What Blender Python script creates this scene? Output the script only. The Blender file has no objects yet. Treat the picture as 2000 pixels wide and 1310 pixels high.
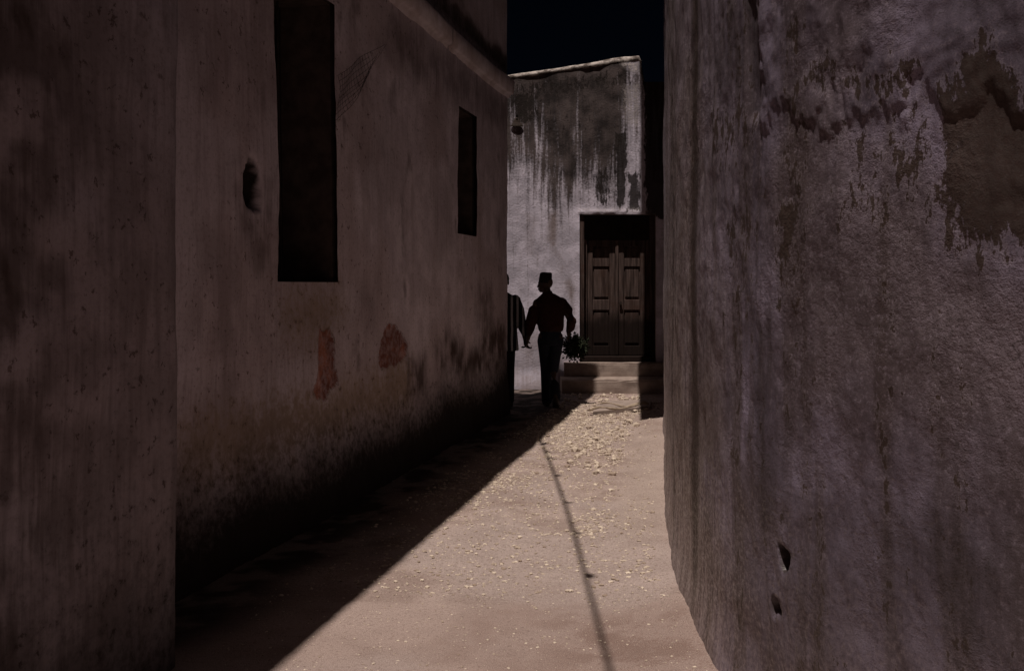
import bpy, bmesh, math, random
import numpy as np
from mathutils import Vector, Matrix

S = bpy.context.scene
C = S.collection
# ------------------------------------------------------------------ camera
CAM_H, FPX, HOR = 1.6, 1944.0, 558.0          # eye height, focal length and horizon in pixels of the 2000 px photograph
cam = bpy.data.cameras.new('camera')
cam.sensor_width = 36.0
cam.lens = 36.0 * FPX / 2000.0
cam.shift_y = -(655.0 - HOR) / 2000.0
cam.clip_start = 0.05
cam.clip_end = 1000.0
camo = bpy.data.objects.new('camera', cam)
camo.location = (0, 0, CAM_H)
camo.rotation_euler = (math.radians(90), 0, 0)
C.objects.link(camo)
S.camera = camo
# ------------------------------------------------------------------ sky and sun
SV = Vector((0.1143, 0.310, -1.0))             # way the sunlight travels
SUN_EL = math.atan2(1.0, math.hypot(SV.x, SV.y))
SUN_ROT = math.atan2(-SV.x, -SV.y)
w = bpy.data.worlds.new('World')
S.world = w
w.use_nodes = True
wt = w.node_tree
sky = wt.nodes.new('ShaderNodeTexSky')
sky.sky_type = 'NISHITA'
sky.sun_disc = False
sky.sun_elevation = SUN_EL
sky.sun_rotation = SUN_ROT
sky.air_density = 0.006
sky.dust_density = 0.0
sky.ozone_density = 1.0
bg = wt.nodes['Background']
bg.inputs['Strength'].default_value = 0.05
wt.links.new(sky.outputs[0], bg.inputs['Color'])
sun = bpy.data.lights.new('sun', 'SUN')
sun.energy = 5.0
sun.angle = math.radians(0.5)
sun.color = (1.0, 0.90, 0.80)
suno = bpy.data.objects.new('sun', sun)
suno.rotation_euler = SV.to_track_quat('-Z', 'Y').to_euler()
suno.location = (-3, -5, 20)
C.objects.link(suno)
# ------------------------------------------------------------------ exposure
S.view_settings.view_transform = 'Standard'
S.view_settings.look = 'None'
S.view_settings.exposure = -0.58
S.view_settings.gamma = 1.0
S.render.engine = 'CYCLES'
S.cycles.max_bounces = 4
S.cycles.diffuse_bounces = 2

rng = random.Random(7)

# ================================================================== helpers
def tag(o, label=None, cat=None, group=None, kind=None):
    if label: o['label'] = label
    if cat: o['category'] = cat
    if group: o['group'] = group
    if kind: o['kind'] = kind
    return o

def empty(name, loc=(0, 0, 0)):
    o = bpy.data.objects.new(name, None)
    o.location = loc
    C.objects.link(o)
    return o

def link(name, me, mat, parent=None, smooth=False):
    o = bpy.data.objects.new(name, me)
    C.objects.link(o)
    if mat is not None and len(me.materials) == 0:
        me.materials.append(mat)
    if parent is not None:
        o.parent = parent
        o.matrix_parent_inverse = Matrix.Translation(-Vector(parent.location)) if parent.parent is None and parent.type == 'EMPTY' else Matrix.Identity(4)
    if smooth:
        me.polygons.foreach_set('use_smooth', [True] * len(me.polygons))
    return o

def mesh_bm(name, bm):
    bmesh.ops.recalc_face_normals(bm, faces=bm.faces)
    me = bpy.data.meshes.new(name)
    bm.to_mesh(me)
    bm.free()
    return me

def box(bm, x0, x1, y0, y1, z0, z1, M=None):
    co = [(x0, y0, z0), (x1, y0, z0), (x1, y1, z0), (x0, y1, z0), (x0, y0, z1), (x1, y0, z1), (x1, y1, z1), (x0, y1, z1)]
    v = [bm.verts.new(M @ Vector(c) if M else c) for c in co]
    for f in ((0, 1, 2, 3), (4, 5, 6, 7), (0, 1, 5, 4), (1, 2, 6, 5), (2, 3, 7, 6), (3, 0, 4, 7)):
        bm.faces.new([v[i] for i in f])
    return v

def bevel(bm, w, seg=2):
    bmesh.ops.recalc_face_normals(bm, faces=bm.faces)
    bmesh.ops.bevel(bm, geom=list(bm.edges), offset=w, segments=seg, affect='EDGES', profile=0.6)

def obj_box(name, dims, mat, parent=None, bev=0.006, M=None, wob=0.0):
    bm = bmesh.new()
    box(bm, *dims)
    if bev: bevel(bm, bev)
    if wob:
        for v in bm.verts: v.co += Vector((rng.uniform(-wob, wob), rng.uniform(-wob, wob), rng.uniform(-wob, wob)))
    if M:
        for v in bm.verts: v.co = M @ v.co
    return link(name, mesh_bm(name, bm), mat, parent)

def ring(bm, c, ax, ay, n):
    return [bm.verts.new(c + ax * math.cos(2 * math.pi * i / n) + ay * math.sin(2 * math.pi * i / n)) for i in range(n)]

def skin(bm, rings):
    n = len(rings[0])
    for a, b in zip(rings[:-1], rings[1:]):
        for i in range(n):
            bm.faces.new((a[i], a[(i + 1) % n], b[(i + 1) % n], b[i]))
    bm.faces.new(rings[0][::-1])
    bm.faces.new(rings[-1])

def tube(bm, pts, rad, n=8):
    pts = [Vector(p) for p in pts]
    if not isinstance(rad, (list, tuple)): rad = [rad] * len(pts)
    rr = []
    for i, p in enumerate(pts):
        t = (pts[min(i + 1, len(pts) - 1)] - pts[max(i - 1, 0)]).normalized()
        up = Vector((0, 0, 1)) if abs(t.z) < 0.9 else Vector((0, 1, 0))
        a = t.cross(up).normalized()
        b = a.cross(t).normalized()
        rr.append(ring(bm, p, a * rad[i], b * rad[i], n))
    skin(bm, rr)

def loft(bm, secs, n=22):
    """secs: (cx, cy, cz, rx, ry) horizontal ellipses"""
    rr = [ring(bm, Vector((s[0], s[1], s[2])), Vector((s[3], 0, 0)), Vector((0, s[4], 0)), n) for s in secs]
    skin(bm, rr)

def ball(bm, c, r, sub=3, M=None):
    m = Matrix.Translation(Vector(c))
    if M is not None: m = m @ M
    m = m @ Matrix.Diagonal((r[0], r[1], r[2], 1.0))
    bmesh.ops.create_icosphere(bm, subdivisions=sub, radius=1.0, matrix=m)

def capsule(bm, pts, rad):
    """chain of tapered segments with round ends"""
    tube(bm, pts, rad, 14)
    for p, r in ((pts[0], rad[0]), (pts[-1], rad[-1])):
        ball(bm, p, (r, r, r), 2)
    for p, r in zip(pts[1:-1], rad[1:-1]):
        ball(bm, p, (r, r, r), 2)

def remeshed(name, bm, voxel, mat, parent, smooth_it=4, sm=0.5):
    me = mesh_bm(name, bm)
    t = bpy.data.objects.new('tmp', me)
    C.objects.link(t)
    m = t.modifiers.new('r', 'REMESH')
    m.mode = 'VOXEL'
    m.voxel_size = voxel
    if smooth_it:
        s = t.modifiers.new('s', 'SMOOTH')
        s.iterations = smooth_it
        s.factor = sm
    dg = bpy.context.evaluated_depsgraph_get()
    new = bpy.data.meshes.new_from_object(t.evaluated_get(dg))
    bpy.data.objects.remove(t)
    new.name = name
    o = link(name, new, mat, parent, True)
    return o

# ------------------------------------------------------------------ numpy noise
class Noise:
    def __init__(self, seed):
        self.t = np.random.RandomState(seed).rand(256, 256)
    def at(self, x, y):
        xi = np.floor(x).astype(int); yi = np.floor(y).astype(int)
        fx = x - xi; fy = y - yi
        fx = fx * fx * (3 - 2 * fx); fy = fy * fy * (3 - 2 * fy)
        t = self.t
        a = t[xi % 256, yi % 256]; b = t[(xi + 1) % 256, yi % 256]
        c = t[xi % 256, (yi + 1) % 256]; d = t[(xi + 1) % 256, (yi + 1) % 256]
        return (a * (1 - fx) + b * fx) * (1 - fy) + (c * (1 - fx) + d * fx) * fy
    def fbm(self, x, y, o=4, g=0.5):
        s = 0; a = 1; n = 0
        for k in range(o):
            s = s + a * self.at(x * 2 ** k + 17.3 * k, y * 2 ** k + 9.1 * k); n += a; a *= g
        return s / n - 0.5
NZ = [Noise(k) for k in range(6)]

def sstep(x, a, b):
    t = np.clip((x - a) / (b - a), 0, 1)
    return t * t * (3 - 2 * t)

def polymask(u, z, poly, soft, warp=0.0):
    if warp:
        du_ = warp * (1.6 * NZ[5].fbm(u * 5, z * 3, 4, 0.65) + 0.5 * NZ[4].fbm(u * 26, z * 13, 3, 0.7))
        dz_ = warp * (2.6 * NZ[3].fbm(u * 9, z * 2.5, 4, 0.65) + 0.8 * NZ[2].fbm(u * 34, z * 9, 3, 0.7))
        u = u + du_; z = z + dz_
    return polymask0(u, z, poly, soft)
def polymask0(u, z, poly, soft):
    """soft inside/outside of a polygon given in wall coordinates: 1 deep inside, .5 on the outline"""
    P = np.array(poly); n = len(P)
    lo = P.min(0) - soft * 2; hi = P.max(0) + soft * 2
    sel = (u > lo[0]) & (u < hi[0]) & (z > lo[1]) & (z < hi[1])
    out = np.zeros_like(u)
    us = u[sel]; zs = z[sel]
    if us.size == 0: return out
    ins = np.zeros(us.shape, bool); dist = np.full(us.shape, 1e9)
    for i in range(n):
        x0, y0 = P[i]; x1, y1 = P[(i + 1) % n]
        cond = ((y0 > zs) != (y1 > zs))
        with np.errstate(divide='ignore', invalid='ignore'):
            xi = (x1 - x0) * (zs - y0) / (y1 - y0 + 1e-12) + x0
        ins ^= cond & (us < xi)
        dx, dy = x1 - x0, y1 - y0
        t = np.clip(((us - x0) * dx + (zs - y0) * dy) / (dx * dx + dy * dy + 1e-12), 0, 1)
        dist = np.minimum(dist, np.hypot(us - x0 - t * dx, zs - y0 - t * dy))
    sd = np.where(ins, dist, -dist)
    out[sel] = np.clip(0.5 + sd / (2 * soft), 0, 1)
    return out

def grid_mesh(name, X, Y, Z, wc, attrs, keep=None):
    """X,Y,Z: (nu,nz) arrays; wc: (nu,nz,2) surface coordinates; attrs: name -> (nu,nz,3)"""
    nu, nz = X.shape
    co = np.stack([X, Y, Z], -1).reshape(-1, 3)
    idx = np.arange(nu * nz).reshape(nu, nz)
    q = np.stack([idx[:-1, :-1], idx[1:, :-1], idx[1:, 1:], idx[:-1, 1:]], -1)
    q = q.reshape(-1, 4) if keep is None else q[keep]
    me = bpy.data.meshes.new(name)
    me.vertices.add(len(co)); me.vertices.foreach_set('co', co.astype(np.float32).ravel())
    me.loops.add(q.size); me.loops.foreach_set('vertex_index', q.astype(np.int32).ravel())
    me.polygons.add(len(q))
    me.polygons.foreach_set('loop_start', np.arange(0, q.size, 4, dtype=np.int32))
    me.polygons.foreach_set('loop_total', np.full(len(q), 4, np.int32))
    me.polygons.foreach_set('use_smooth', np.ones(len(q), bool))
    me.update(calc_edges=True)
    a = me.attributes.new('wc', 'FLOAT_VECTOR', 'POINT')
    v = np.zeros((nu * nz, 3), np.float32); v[:, :2] = wc.reshape(-1, 2)
    a.data.foreach_set('vector', v.ravel())
    uu, zz = wc[..., 0], wc[..., 1]
    n3 = np.stack([0.5 + 1.25 * NZ[0].fbm(uu * 1.3, zz * 1.3, 4), 0.5 + 1.25 * NZ[1].fbm(uu * 5.1 + 3, zz * 5.1, 4, 0.6), 0.5 + 1.25 * NZ[2].fbm(uu * 7 + 0.5 * NZ[3].fbm(uu * 2, zz * 2, 2), zz * 0.5, 4, 0.6)], -1)
    attrs = dict(attrs); attrs['m3'] = n3
    for k, arr in attrs.items():
        a = me.attributes.new(k, 'FLOAT_VECTOR', 'POINT')
        a.data.foreach_set('vector', arr.reshape(-1, 3).astype(np.float32).ravel())
    me.validate()
    return me

def steps(*segs):
    """segs: (start, end, step)... -> joined sorted coordinates"""
    out = []
    for a, b, s in segs:
        n = max(1, int(round((b - a) / s)))
        out += list(np.linspace(a, b, n, endpoint=False))
    out.append(segs[-1][1])
    return np.array(out)

# ------------------------------------------------------------------ material nodes
class NT:
    def __init__(self, name):
        self.m = bpy.data.materials.new(name)
        self.m.use_nodes = True
        self.t = self.m.node_tree
        self.b = self.t.nodes['Principled BSDF']
    def put(self, sock, v):
        if hasattr(v, 'is_linked') or isinstance(v, bpy.types.NodeSocket): self.t.links.new(v, sock)
        elif isinstance(v, (tuple, list)) and len(v) == 3 and sock.type == 'RGBA': sock.default_value = (*v, 1)
        else: sock.default_value = v
    def attr(self, n):
        a = self.t.nodes.new('ShaderNodeAttribute'); a.attribute_name = n
        return a.outputs['Vector']
    def geo(self, what): return self.t.nodes.new('ShaderNodeNewGeometry').outputs[what]
    def objco(self): return self.t.nodes.new('ShaderNodeTexCoord').outputs['Object']
    def sep(self, v):
        s = self.t.nodes.new('ShaderNodeSeparateXYZ'); self.put(s.inputs[0], v); return s.outputs
    def scale(self, v, s):
        n = self.t.nodes.new('ShaderNodeVectorMath'); n.operation = 'MULTIPLY'
        self.put(n.inputs[0], v); n.inputs[1].default_value = s
        return n.outputs[0]
    def warp(self, v, scale, amt):
        n = self.t.nodes.new('ShaderNodeTexNoise'); self.put(n.inputs['Vector'], v); n.inputs['Scale'].default_value = scale
        n.inputs['Detail'].default_value = 3
        a = self.t.nodes.new('ShaderNodeVectorMath'); a.operation = 'MULTIPLY_ADD'
        self.t.links.new(n.outputs['Color'], a.inputs[0]); a.inputs[1].default_value = (amt,) * 3
        self.put(a.inputs[2], v)
        return a.outputs[0]
    def noise(self, v, scale, detail=5, rough=0.55, dist=0.0):
        n = self.t.nodes.new('ShaderNodeTexNoise'); self.put(n.inputs['Vector'], v)
        n.inputs['Scale'].default_value = scale; n.inputs['Detail'].default_value = detail
        n.inputs['Roughness'].default_value = rough; n.inputs['Distortion'].default_value = dist
        return n.outputs['Fac']
    def voro(self, v, scale, feat='F1', out='Distance', rnd=1.0):
        n = self.t.nodes.new('ShaderNodeTexVoronoi'); n.feature = feat; self.put(n.inputs['Vector'], v)
        n.inputs['Scale'].default_value = scale; n.inputs['Randomness'].default_value = rnd
        return n.outputs[out]
    def ma(self, op, a, b=0.0, c=0.0):
        n = self.t.nodes.new('ShaderNodeMath'); n.operation = op
        self.put(n.inputs[0], a); self.put(n.inputs[1], b); self.put(n.inputs[2], c)
        return n.outputs[0]
    def mul(self, a, b): return self.ma('MULTIPLY', a, b)
    def add(self, a, b): return self.ma('ADD', a, b)
    def sub(self, a, b): return self.ma('SUBTRACT', a, b)
    def ss(self, x, a, b, lo=0.0, hi=1.0):
        n = self.t.nodes.new('ShaderNodeMapRange'); n.interpolation_type = 'SMOOTHSTEP'
        self.put(n.inputs['Value'], x); n.inputs['From Min'].default_value = a; n.inputs['From Max'].default_value = b
        n.inputs['To Min'].default_value = lo; n.inputs['To Max'].default_value = hi
        return n.outputs['Result']
    def mix(self, f, a, b, mode='MIX'):
        n = self.t.nodes.new('ShaderNodeMix'); n.data_type = 'RGBA'; n.blend_type = mode
        self.put(n.inputs['Factor'], f); self.put(n.inputs['A'] if False else n.inputs[6], a); self.put(n.inputs[7], b)
        return n.outputs[2]
    def bump(self, h, strength, dist, normal=None):
        n = self.t.nodes.new('ShaderNodeBump'); self.put(n.inputs['Height'], h)
        n.inputs['Strength'].default_value = strength; n.inputs['Distance'].default_value = dist
        if normal is not None: self.t.links.new(normal, n.inputs['Normal'])
        return n.outputs[0]
    def done(self, col, rough=0.85, normal=None, spec=0.3):
        self.put(self.b.inputs['Base Color'], col); self.put(self.b.inputs['Roughness'], rough)
        self.put(self.b.inputs['Specular IOR Level'], spec)
        if normal is not None: self.t.links.new(normal, self.b.inputs['Normal'])
        return self.m

def edge_mask(N, m, n, amp, w=0.06):
    """a wear mask with a ragged edge: the soft mask shifted by noise and cut"""
    v = N.add(m, N.mul(N.sub(n, 0.5), amp))
    return N.ss(v, 0.5 - w, 0.5 + w)

def plain(name, a, b, scale=6, rough=0.85, bump=0.3, bd=0.004, spec=0.25):
    N = NT(name); v = N.objco()
    n = N.noise(v, scale, 6, 0.6); f = N.noise(v, scale * 9, 3, 0.6)
    col = N.mix(N.ss(n, 0.3, 0.7), a, b)
    return N.done(col, rough, N.bump(N.add(n, N.mul(f, 0.4)), bump, bd), spec)

# right-hand wall: lilac-grey lime crust, flaking off a smooth brown coat, drips and damp
def mat_right():
    N = NT('lilac_flaking_plaster'); v = N.attr('wc'); m = N.sep(N.attr('m1')); m2 = N.sep(N.attr('m2')); m3 = N.sep(N.attr('m3'))
    big, mid, st = m3[0], m3[1], m3[2]
    fine = N.noise(v, 46, 3, 0.75); grit = N.noise(v, 210, 1, 0.7)
    st2 = N.noise(N.scale(v, (30.0, 2.2, 1)), 1.0, 3, 0.7)
    col = N.mix(N.ss(mid, 0.25, 0.75), (0.135, 0.109, 0.155), (0.285, 0.237, 0.330))
    col = N.mix(N.ss(big, 0.42, 0.75, 0, 0.75), col, N.mix(mid, (0.10, 0.071, 0.072), (0.185, 0.140, 0.145)))
    col = N.mix(N.ss(st, 0.48, 0.74, 0, 0.65), col, (0.080, 0.054, 0.052))
    col = N.mix(N.ss(fine, 0.50, 0.68, 0, 0.55), col, (0.34, 0.285, 0.345))
    col = N.mix(N.ss(fine, 0.46, 0.32, 0, 0.55), col, (0.060, 0.042, 0.048))
    col = N.mix(N.ss(grit, 0.5, 0.3, 0, 0.5), col, (0.06, 0.043, 0.05))
    col = N.mix(N.mul(m2[1], 0.8), col, N.mix(N.ss(N.add(N.mul(st2, 0.7), N.mul(fine, 0.3)), 0.34, 0.66), (0.13, 0.090, 0.075), (0.48, 0.385, 0.365)))
    # flaked areas
    pn = N.noise(N.scale(v, (1.0, 0.42, 1)), 19, 4, 0.75)
    pk = N.add(N.mul(pn, 0.75), N.mul(fine, 0.25))
    pv = N.add(m[0], N.mul(N.sub(pk, 0.5), 3.0))
    pv = N.ma('MAXIMUM', pv, N.add(-0.02, N.mul(N.sub(N.add(pk, N.mul(N.sub(st, 0.5), 0.35)), 0.5), 4.2)))
    peel = N.ss(pv, 0.46, 0.54)
    rim = N.mul(N.ss(pv, 0.30, 0.42), N.ss(pv, 0.42, 0.48, 1, 0))
    col = N.mix(N.mul(rim, 0.35), col, (0.34, 0.285, 0.33))
    col = N.mix(N.mul(peel, 0.95), col, N.mix(N.add(N.mul(mid, 0.6), N.mul(fine, 0.4)), (0.030, 0.018, 0.015), (0.095, 0.065, 0.055)))
    # damp and drips
    damp = N.mul(m[1], N.ss(N.add(mid, N.mul(st2, 0.7)), 0.45, 1.05, 0.25, 1.0))
    col = N.mix(damp, col, (0.034, 0.023, 0.023))
    drip = N.ss(N.add(m[2], N.mul(N.sub(st2, 0.5), 0.9)), 0.15, 0.95)
    col = N.mix(N.mul(drip, 0.85), col, (0.040, 0.022, 0.014))
    scr = N.noise(N.scale(v, (0.5, 6.0, 1)), 1.7, 1, 0.6)
    sc = N.mul(N.ss(N.ma('ABSOLUTE', N.sub(scr, 0.5)), 0.001, 0.0045, 1, 0), N.ss(mid, 0.45, 0.7))
    col = N.mix(N.mul(sc, 0.6), col, (0.05, 0.036, 0.038))
    # relief
    rz_ = N.ss(N.add(N.mul(big, 0.5), N.mul(mid, 0.5)), 0.38, 0.68, 0.10, 1.0)
    h = N.add(N.mul(fine, N.mul(rz_, 0.55)), N.mul(grit, 0.07))
    h = N.sub(h, N.mul(N.ss(m[0], 0.3, 0.7), 0.10))
    h = N.add(h, N.mul(pn, -0.22))
    return N.done(col, N.ss(fine, 0.42, 0.62, 0.72, 0.34), N.bump(h, 0.8, 0.011), 0.5)

def mat_left(name='dim_limewash', tone=1.0):
    N = NT(name); v = N.attr('wc'); m = N.sep(N.attr('m1')); m2 = N.sep(N.attr('m2')); m3 = N.sep(N.attr('m3'))
    big, mid, st = m3[0], m3[1], m3[2]
    fine = N.noise(v, 36, 3, 0.7); st2 = N.noise(N.scale(v, (26.0, 1.6, 1)), 1.0, 3, 0.65)
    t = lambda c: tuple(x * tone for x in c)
    col = N.mix(N.ss(mid, 0.25, 0.75), t((0.64, 0.55, 0.61)), t((0.80, 0.70, 0.77)))
    col = N.mix(N.ss(big, 0.42, 0.72, 0, 0.65), col, t((0.50, 0.40, 0.42)))
    col = N.mix(N.ss(st, 0.5, 0.78, 0, 0.22), col, t((0.33, 0.24, 0.235)))
    col = N.mix(N.ss(st2, 0.5, 0.72, 0, 0.28), col, t((0.32, 0.245, 0.25)))
    col = N.mix(N.ss(fine, 0.5, 0.66, 0, 0.30), col, t((0.30, 0.23, 0.235)))
    pn = N.noise(N.scale(v, (1.0, 0.9, 1)), 16, 5, 0.75)
    col = N.mix(edge_mask(N, m2[0], pn, 1.6, 0.3), col, N.mix(N.add(N.mul(mid, 0.6), N.mul(pn, 0.4)), t((0.30, 0.215, 0.175)), t((0.50, 0.39, 0.33))))   # beige cement patching
    fl = N.mul(N.ss(pn, 0.60, 0.625), N.ss(big, 0.38, 0.60))
    col = N.mix(N.mul(fl, 0.8), col, t((0.17, 0.115, 0.105)))
    col = N.mix(N.ss(pn, 0.45, 0.36, 0, 0.35), col, t((0.34, 0.26, 0.26)))
    g = N.mul(m[1], N.ss(N.add(mid, N.mul(st2, 0.7)), 0.45, 1.05, 0.2, 1.0))
    col = N.mix(g, col, t((0.085, 0.055, 0.05)))
    rn = N.noise(v, 19, 4, 0.7)
    rv = N.add(m[2], N.mul(N.sub(rn, 0.5), 0.9))
    red = N.ss(rv, 0.47, 0.52)
    rim = N.mul(N.ss(rv, 0.34, 0.42), N.ss(rv, 0.42, 0.48, 1, 0))
    col = N.mix(N.mul(rim, 0.75), col, (0.16, 0.10, 0.085))  # dark rim painted as the shadow of the chipped edge
    redc = N.mix(N.ss(N.add(mid, N.mul(N.sub(fine, 0.5), 0.8)), 0.3, 0.75), (0.17, 0.050, 0.032), (0.40, 0.145, 0.092))
    col = N.mix(N.mul(red, N.ss(pn, 0.35, 0.6, 0.5, 0.95)), col, redc)
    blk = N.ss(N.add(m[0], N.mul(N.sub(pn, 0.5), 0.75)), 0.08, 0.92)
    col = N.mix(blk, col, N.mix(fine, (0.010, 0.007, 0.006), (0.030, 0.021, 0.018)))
    spots = N.mul(N.ss(fine, 0.68, 0.73), N.ss(big, 0.5, 0.6))
    col = N.mix(N.mul(spots, 0.8), col, t((0.09, 0.062, 0.06)))
    h = N.add(N.mul(mid, 0.6), N.add(N.mul(fine, 0.30), N.mul(st2, 0.2)))
    h = N.sub(h, N.mul(red, 0.5)); h = N.sub(h, N.mul(fl, 0.2))
    return N.done(col, 0.9, N.bump(h, 0.8, 0.010), 0.2)

def mat_far():
    N = NT('streaked_whitewash'); v = N.attr('wc'); m = N.sep(N.attr('m1')); m2 = N.sep(N.attr('m2')); m3 = N.sep(N.attr('m3'))
    mid, st = m3[1], m3[2]
    fine = N.noise(v, 30, 3, 0.7); st2 = N.noise(N.scale(v, (19.0, 1.1, 1)), 1.0, 4, 0.68)
    col = N.mix(N.ss(mid, 0.25, 0.75), (0.50, 0.455, 0.54), (0.72, 0.655, 0.78))
    col = N.mix(N.ss(fine, 0.5, 0.72, 0, 0.5), col, (0.34, 0.285, 0.30))
    col = N.mix(N.ss(st2, 0.55, 0.75, 0, 0.4), col, (0.30, 0.24, 0.23))
    # black mould running down from the parapet
    run = N.add(m[0], N.add(N.mul(N.sub(st, 0.5), 0.75), N.add(N.mul(N.sub(st2, 0.5), 1.5), N.mul(N.sub(fine, 0.5), 0.7))))
    col = N.mix(N.ss(run, 0.10, 0.72, 0, 0.98), col, N.mix(N.ss(N.add(N.mul(mid, 0.5), N.mul(st2, 0.5)), 0.3, 0.7), (0.020, 0.014, 0.013), (0.100, 0.076, 0.074)))
    hb = edge_mask(N, m[1], N.add(N.mul(N.noise(N.scale(v, (1.6, 0.6, 1)), 13, 4, 0.72), 0.6), N.mul(st2, 0.4)), 2.2, 0.12)  # dark patches, with the shade beside the door painted in
    col = N.mix(N.mul(hb, 0.93), col, (0.022, 0.016, 0.015))
    br = N.mul(m[2], N.ss(N.add(mid, N.mul(st2, 0.5)), 0.45, 0.95, 0.1, 1.0))
    col = N.mix(br, col, (0.17, 0.12, 0.10))
    lip = N.mul(m2[0], N.ss(N.add(fine, N.mul(N.sub(st2, 0.5), 0.5)), 0.38, 0.6))
    col = N.mix(lip, col, (0.66, 0.59, 0.60))
    h = N.add(N.mul(mid, 0.15), N.add(N.mul(fine, 0.5), N.mul(st2, 0.35)))
    return N.done(col, 0.88, N.bump(N.sub(h, N.mul(hb, 0.2)), 0.9, 0.014), 0.2)

def mat_ground():
    N = NT('pebbly_earth'); v = N.attr('wc'); m = N.sep(N.attr('m1')); m2 = N.sep(N.attr('m2')); m3 = N.sep(N.attr('m3'))
    big, mid = m3[0], m3[1]
    fine = N.noise(v, 48, 3, 0.75); grit = N.noise(v, 190, 1, 0.7)
    col = N.mix(N.ss(mid, 0.25, 0.75), (0.32, 0.236, 0.212), (0.46, 0.355, 0.325))
    col = N.mix(N.ss(big, 0.4, 0.7, 0, 0.6), col, (0.43, 0.347, 0.33))
    col = N.mix(N.mul(m[1], 0.85), col, N.mix(mid, (0.36, 0.28, 0.25), (0.46, 0.365, 0.325)))          # cement apron
    col = N.mix(N.mul(m[2], N.ss(N.add(mid, N.mul(N.sub(fine, 0.5), 0.9)), 0.4, 0.7, 0.2, 0.9)), col, (0.205, 0.132, 0.112))  # damp earth
    col = N.mix(N.ss(fine, 0.5, 0.34, 0, 0.55), col, (0.16, 0.108, 0.092))
    col = N.mix(N.ss(grit, 0.48, 0.3, 0, 0.6), col, (0.14, 0.095, 0.08))
    col = N.mix(N.ss(grit, 0.55, 0.75, 0, 0.6), col, (0.60, 0.50, 0.44))
    vo = N.t.nodes.new('ShaderNodeTexVoronoi'); N.put(vo.inputs['Vector'], v); vo.inputs['Scale'].default_value = 48
    rc = N.sep(vo.outputs['Color'])
    peb = N.mul(N.ss(vo.outputs['Distance'], 0.30, 0.46, 1, 0), N.mul(m[0], N.ss(rc[0], 0.45, 0.55)))
    col = N.mix(N.mul(peb, 0.85), col, N.mix(rc[1], (0.27, 0.20, 0.165), (0.72, 0.61, 0.52)))
    col = N.mix(N.mul(m2[0], N.ss(mid, 0.3, 0.6, 0.6, 1.0)), col, (0.030, 0.021, 0.018))              # shade along the wall foot, painted into the soil colour
    h = N.add(N.mul(fine, 0.5), N.mul(grit, 0.3))
    return N.done(col, 0.92, N.bump(N.add(h, N.mul(peb, 0.7)), 1.0, 0.012), 0.2)

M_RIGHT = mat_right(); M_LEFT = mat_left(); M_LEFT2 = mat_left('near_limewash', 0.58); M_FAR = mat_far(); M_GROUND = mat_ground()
M_PLAIN = plain('rough_plaster', (0.36, 0.28, 0.26), (0.48, 0.39, 0.37), 4)
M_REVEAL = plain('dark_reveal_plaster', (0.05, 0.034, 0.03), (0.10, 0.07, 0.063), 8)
M_DARK = plain('black_boarding', (0.010, 0.010, 0.015), (0.018, 0.018, 0.028), 3, 0.9, 0.3, 0.004, 0.1)
M_SHUT = plain('soot_dark_wood', (0.010, 0.008, 0.008), (0.022, 0.016, 0.014), 9, 0.85, 0.4)
M_CONC = plain('worn_cement', (0.26, 0.20, 0.175), (0.37, 0.295, 0.26), 9, 0.88, 0.5, 0.008)
M_STEEL = plain('rusty_dark_metal', (0.02, 0.014, 0.012), (0.05, 0.032, 0.026), 20, 0.6, 0.3)
M_ROPE = plain('black_cable', (0.02, 0.018, 0.016), (0.04, 0.035, 0.03), 30)
M_STICK = plain('pale_dry_cane', (0.30, 0.23, 0.17), (0.45, 0.36, 0.28), 25, 0.8)

def mat_wood():
    N = NT('old_brown_door_wood'); v = N.t.nodes.new('ShaderNodeNewGeometry').outputs['Position']
    g = N.noise(N.scale(v, (30, 30, 1.6)), 1.0, 6, 0.65); f = N.noise(N.scale(v, (110, 110, 5)), 1.0, 4, 0.6); b = N.noise(v, 3.5, 4, 0.6)
    col = N.mix(N.ss(g, 0.3, 0.7), (0.030, 0.020, 0.018), (0.138, 0.096, 0.088))
    col = N.mix(N.ss(b, 0.45, 0.7, 0, 0.7), col, (0.07, 0.038, 0.030))
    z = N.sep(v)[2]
    foot_shade = N.ss(N.add(z, N.mul(N.sub(b, 0.5), 0.5)), 0.95, 1.30, 0.93, 0.0)       # shadow over the lower door, painted into the wood colour
    col = N.mix(foot_shade, col, (0.014, 0.009, 0.008))
    return N.done(col, 0.85, N.bump(N.add(g, N.mul(f, 0.6)), 0.9, 0.007), 0.08)
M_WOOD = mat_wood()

def mat_stone():
    N = NT('coral_pebble'); r = N.geo('Random Per Island'); v = N.objco()
    col = N.mix(r, (0.32, 0.24, 0.19), (0.74, 0.63, 0.52))
    n = N.noise(v, 60, 4, 0.6)
    col = N.mix(N.ss(n, 0.45, 0.7, 0, 0.5), col, (0.26, 0.19, 0.15))
    return N.done(col, 0.85, N.bump(n, 0.5, 0.004), 0.25)
M_STONE = mat_stone()

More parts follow.
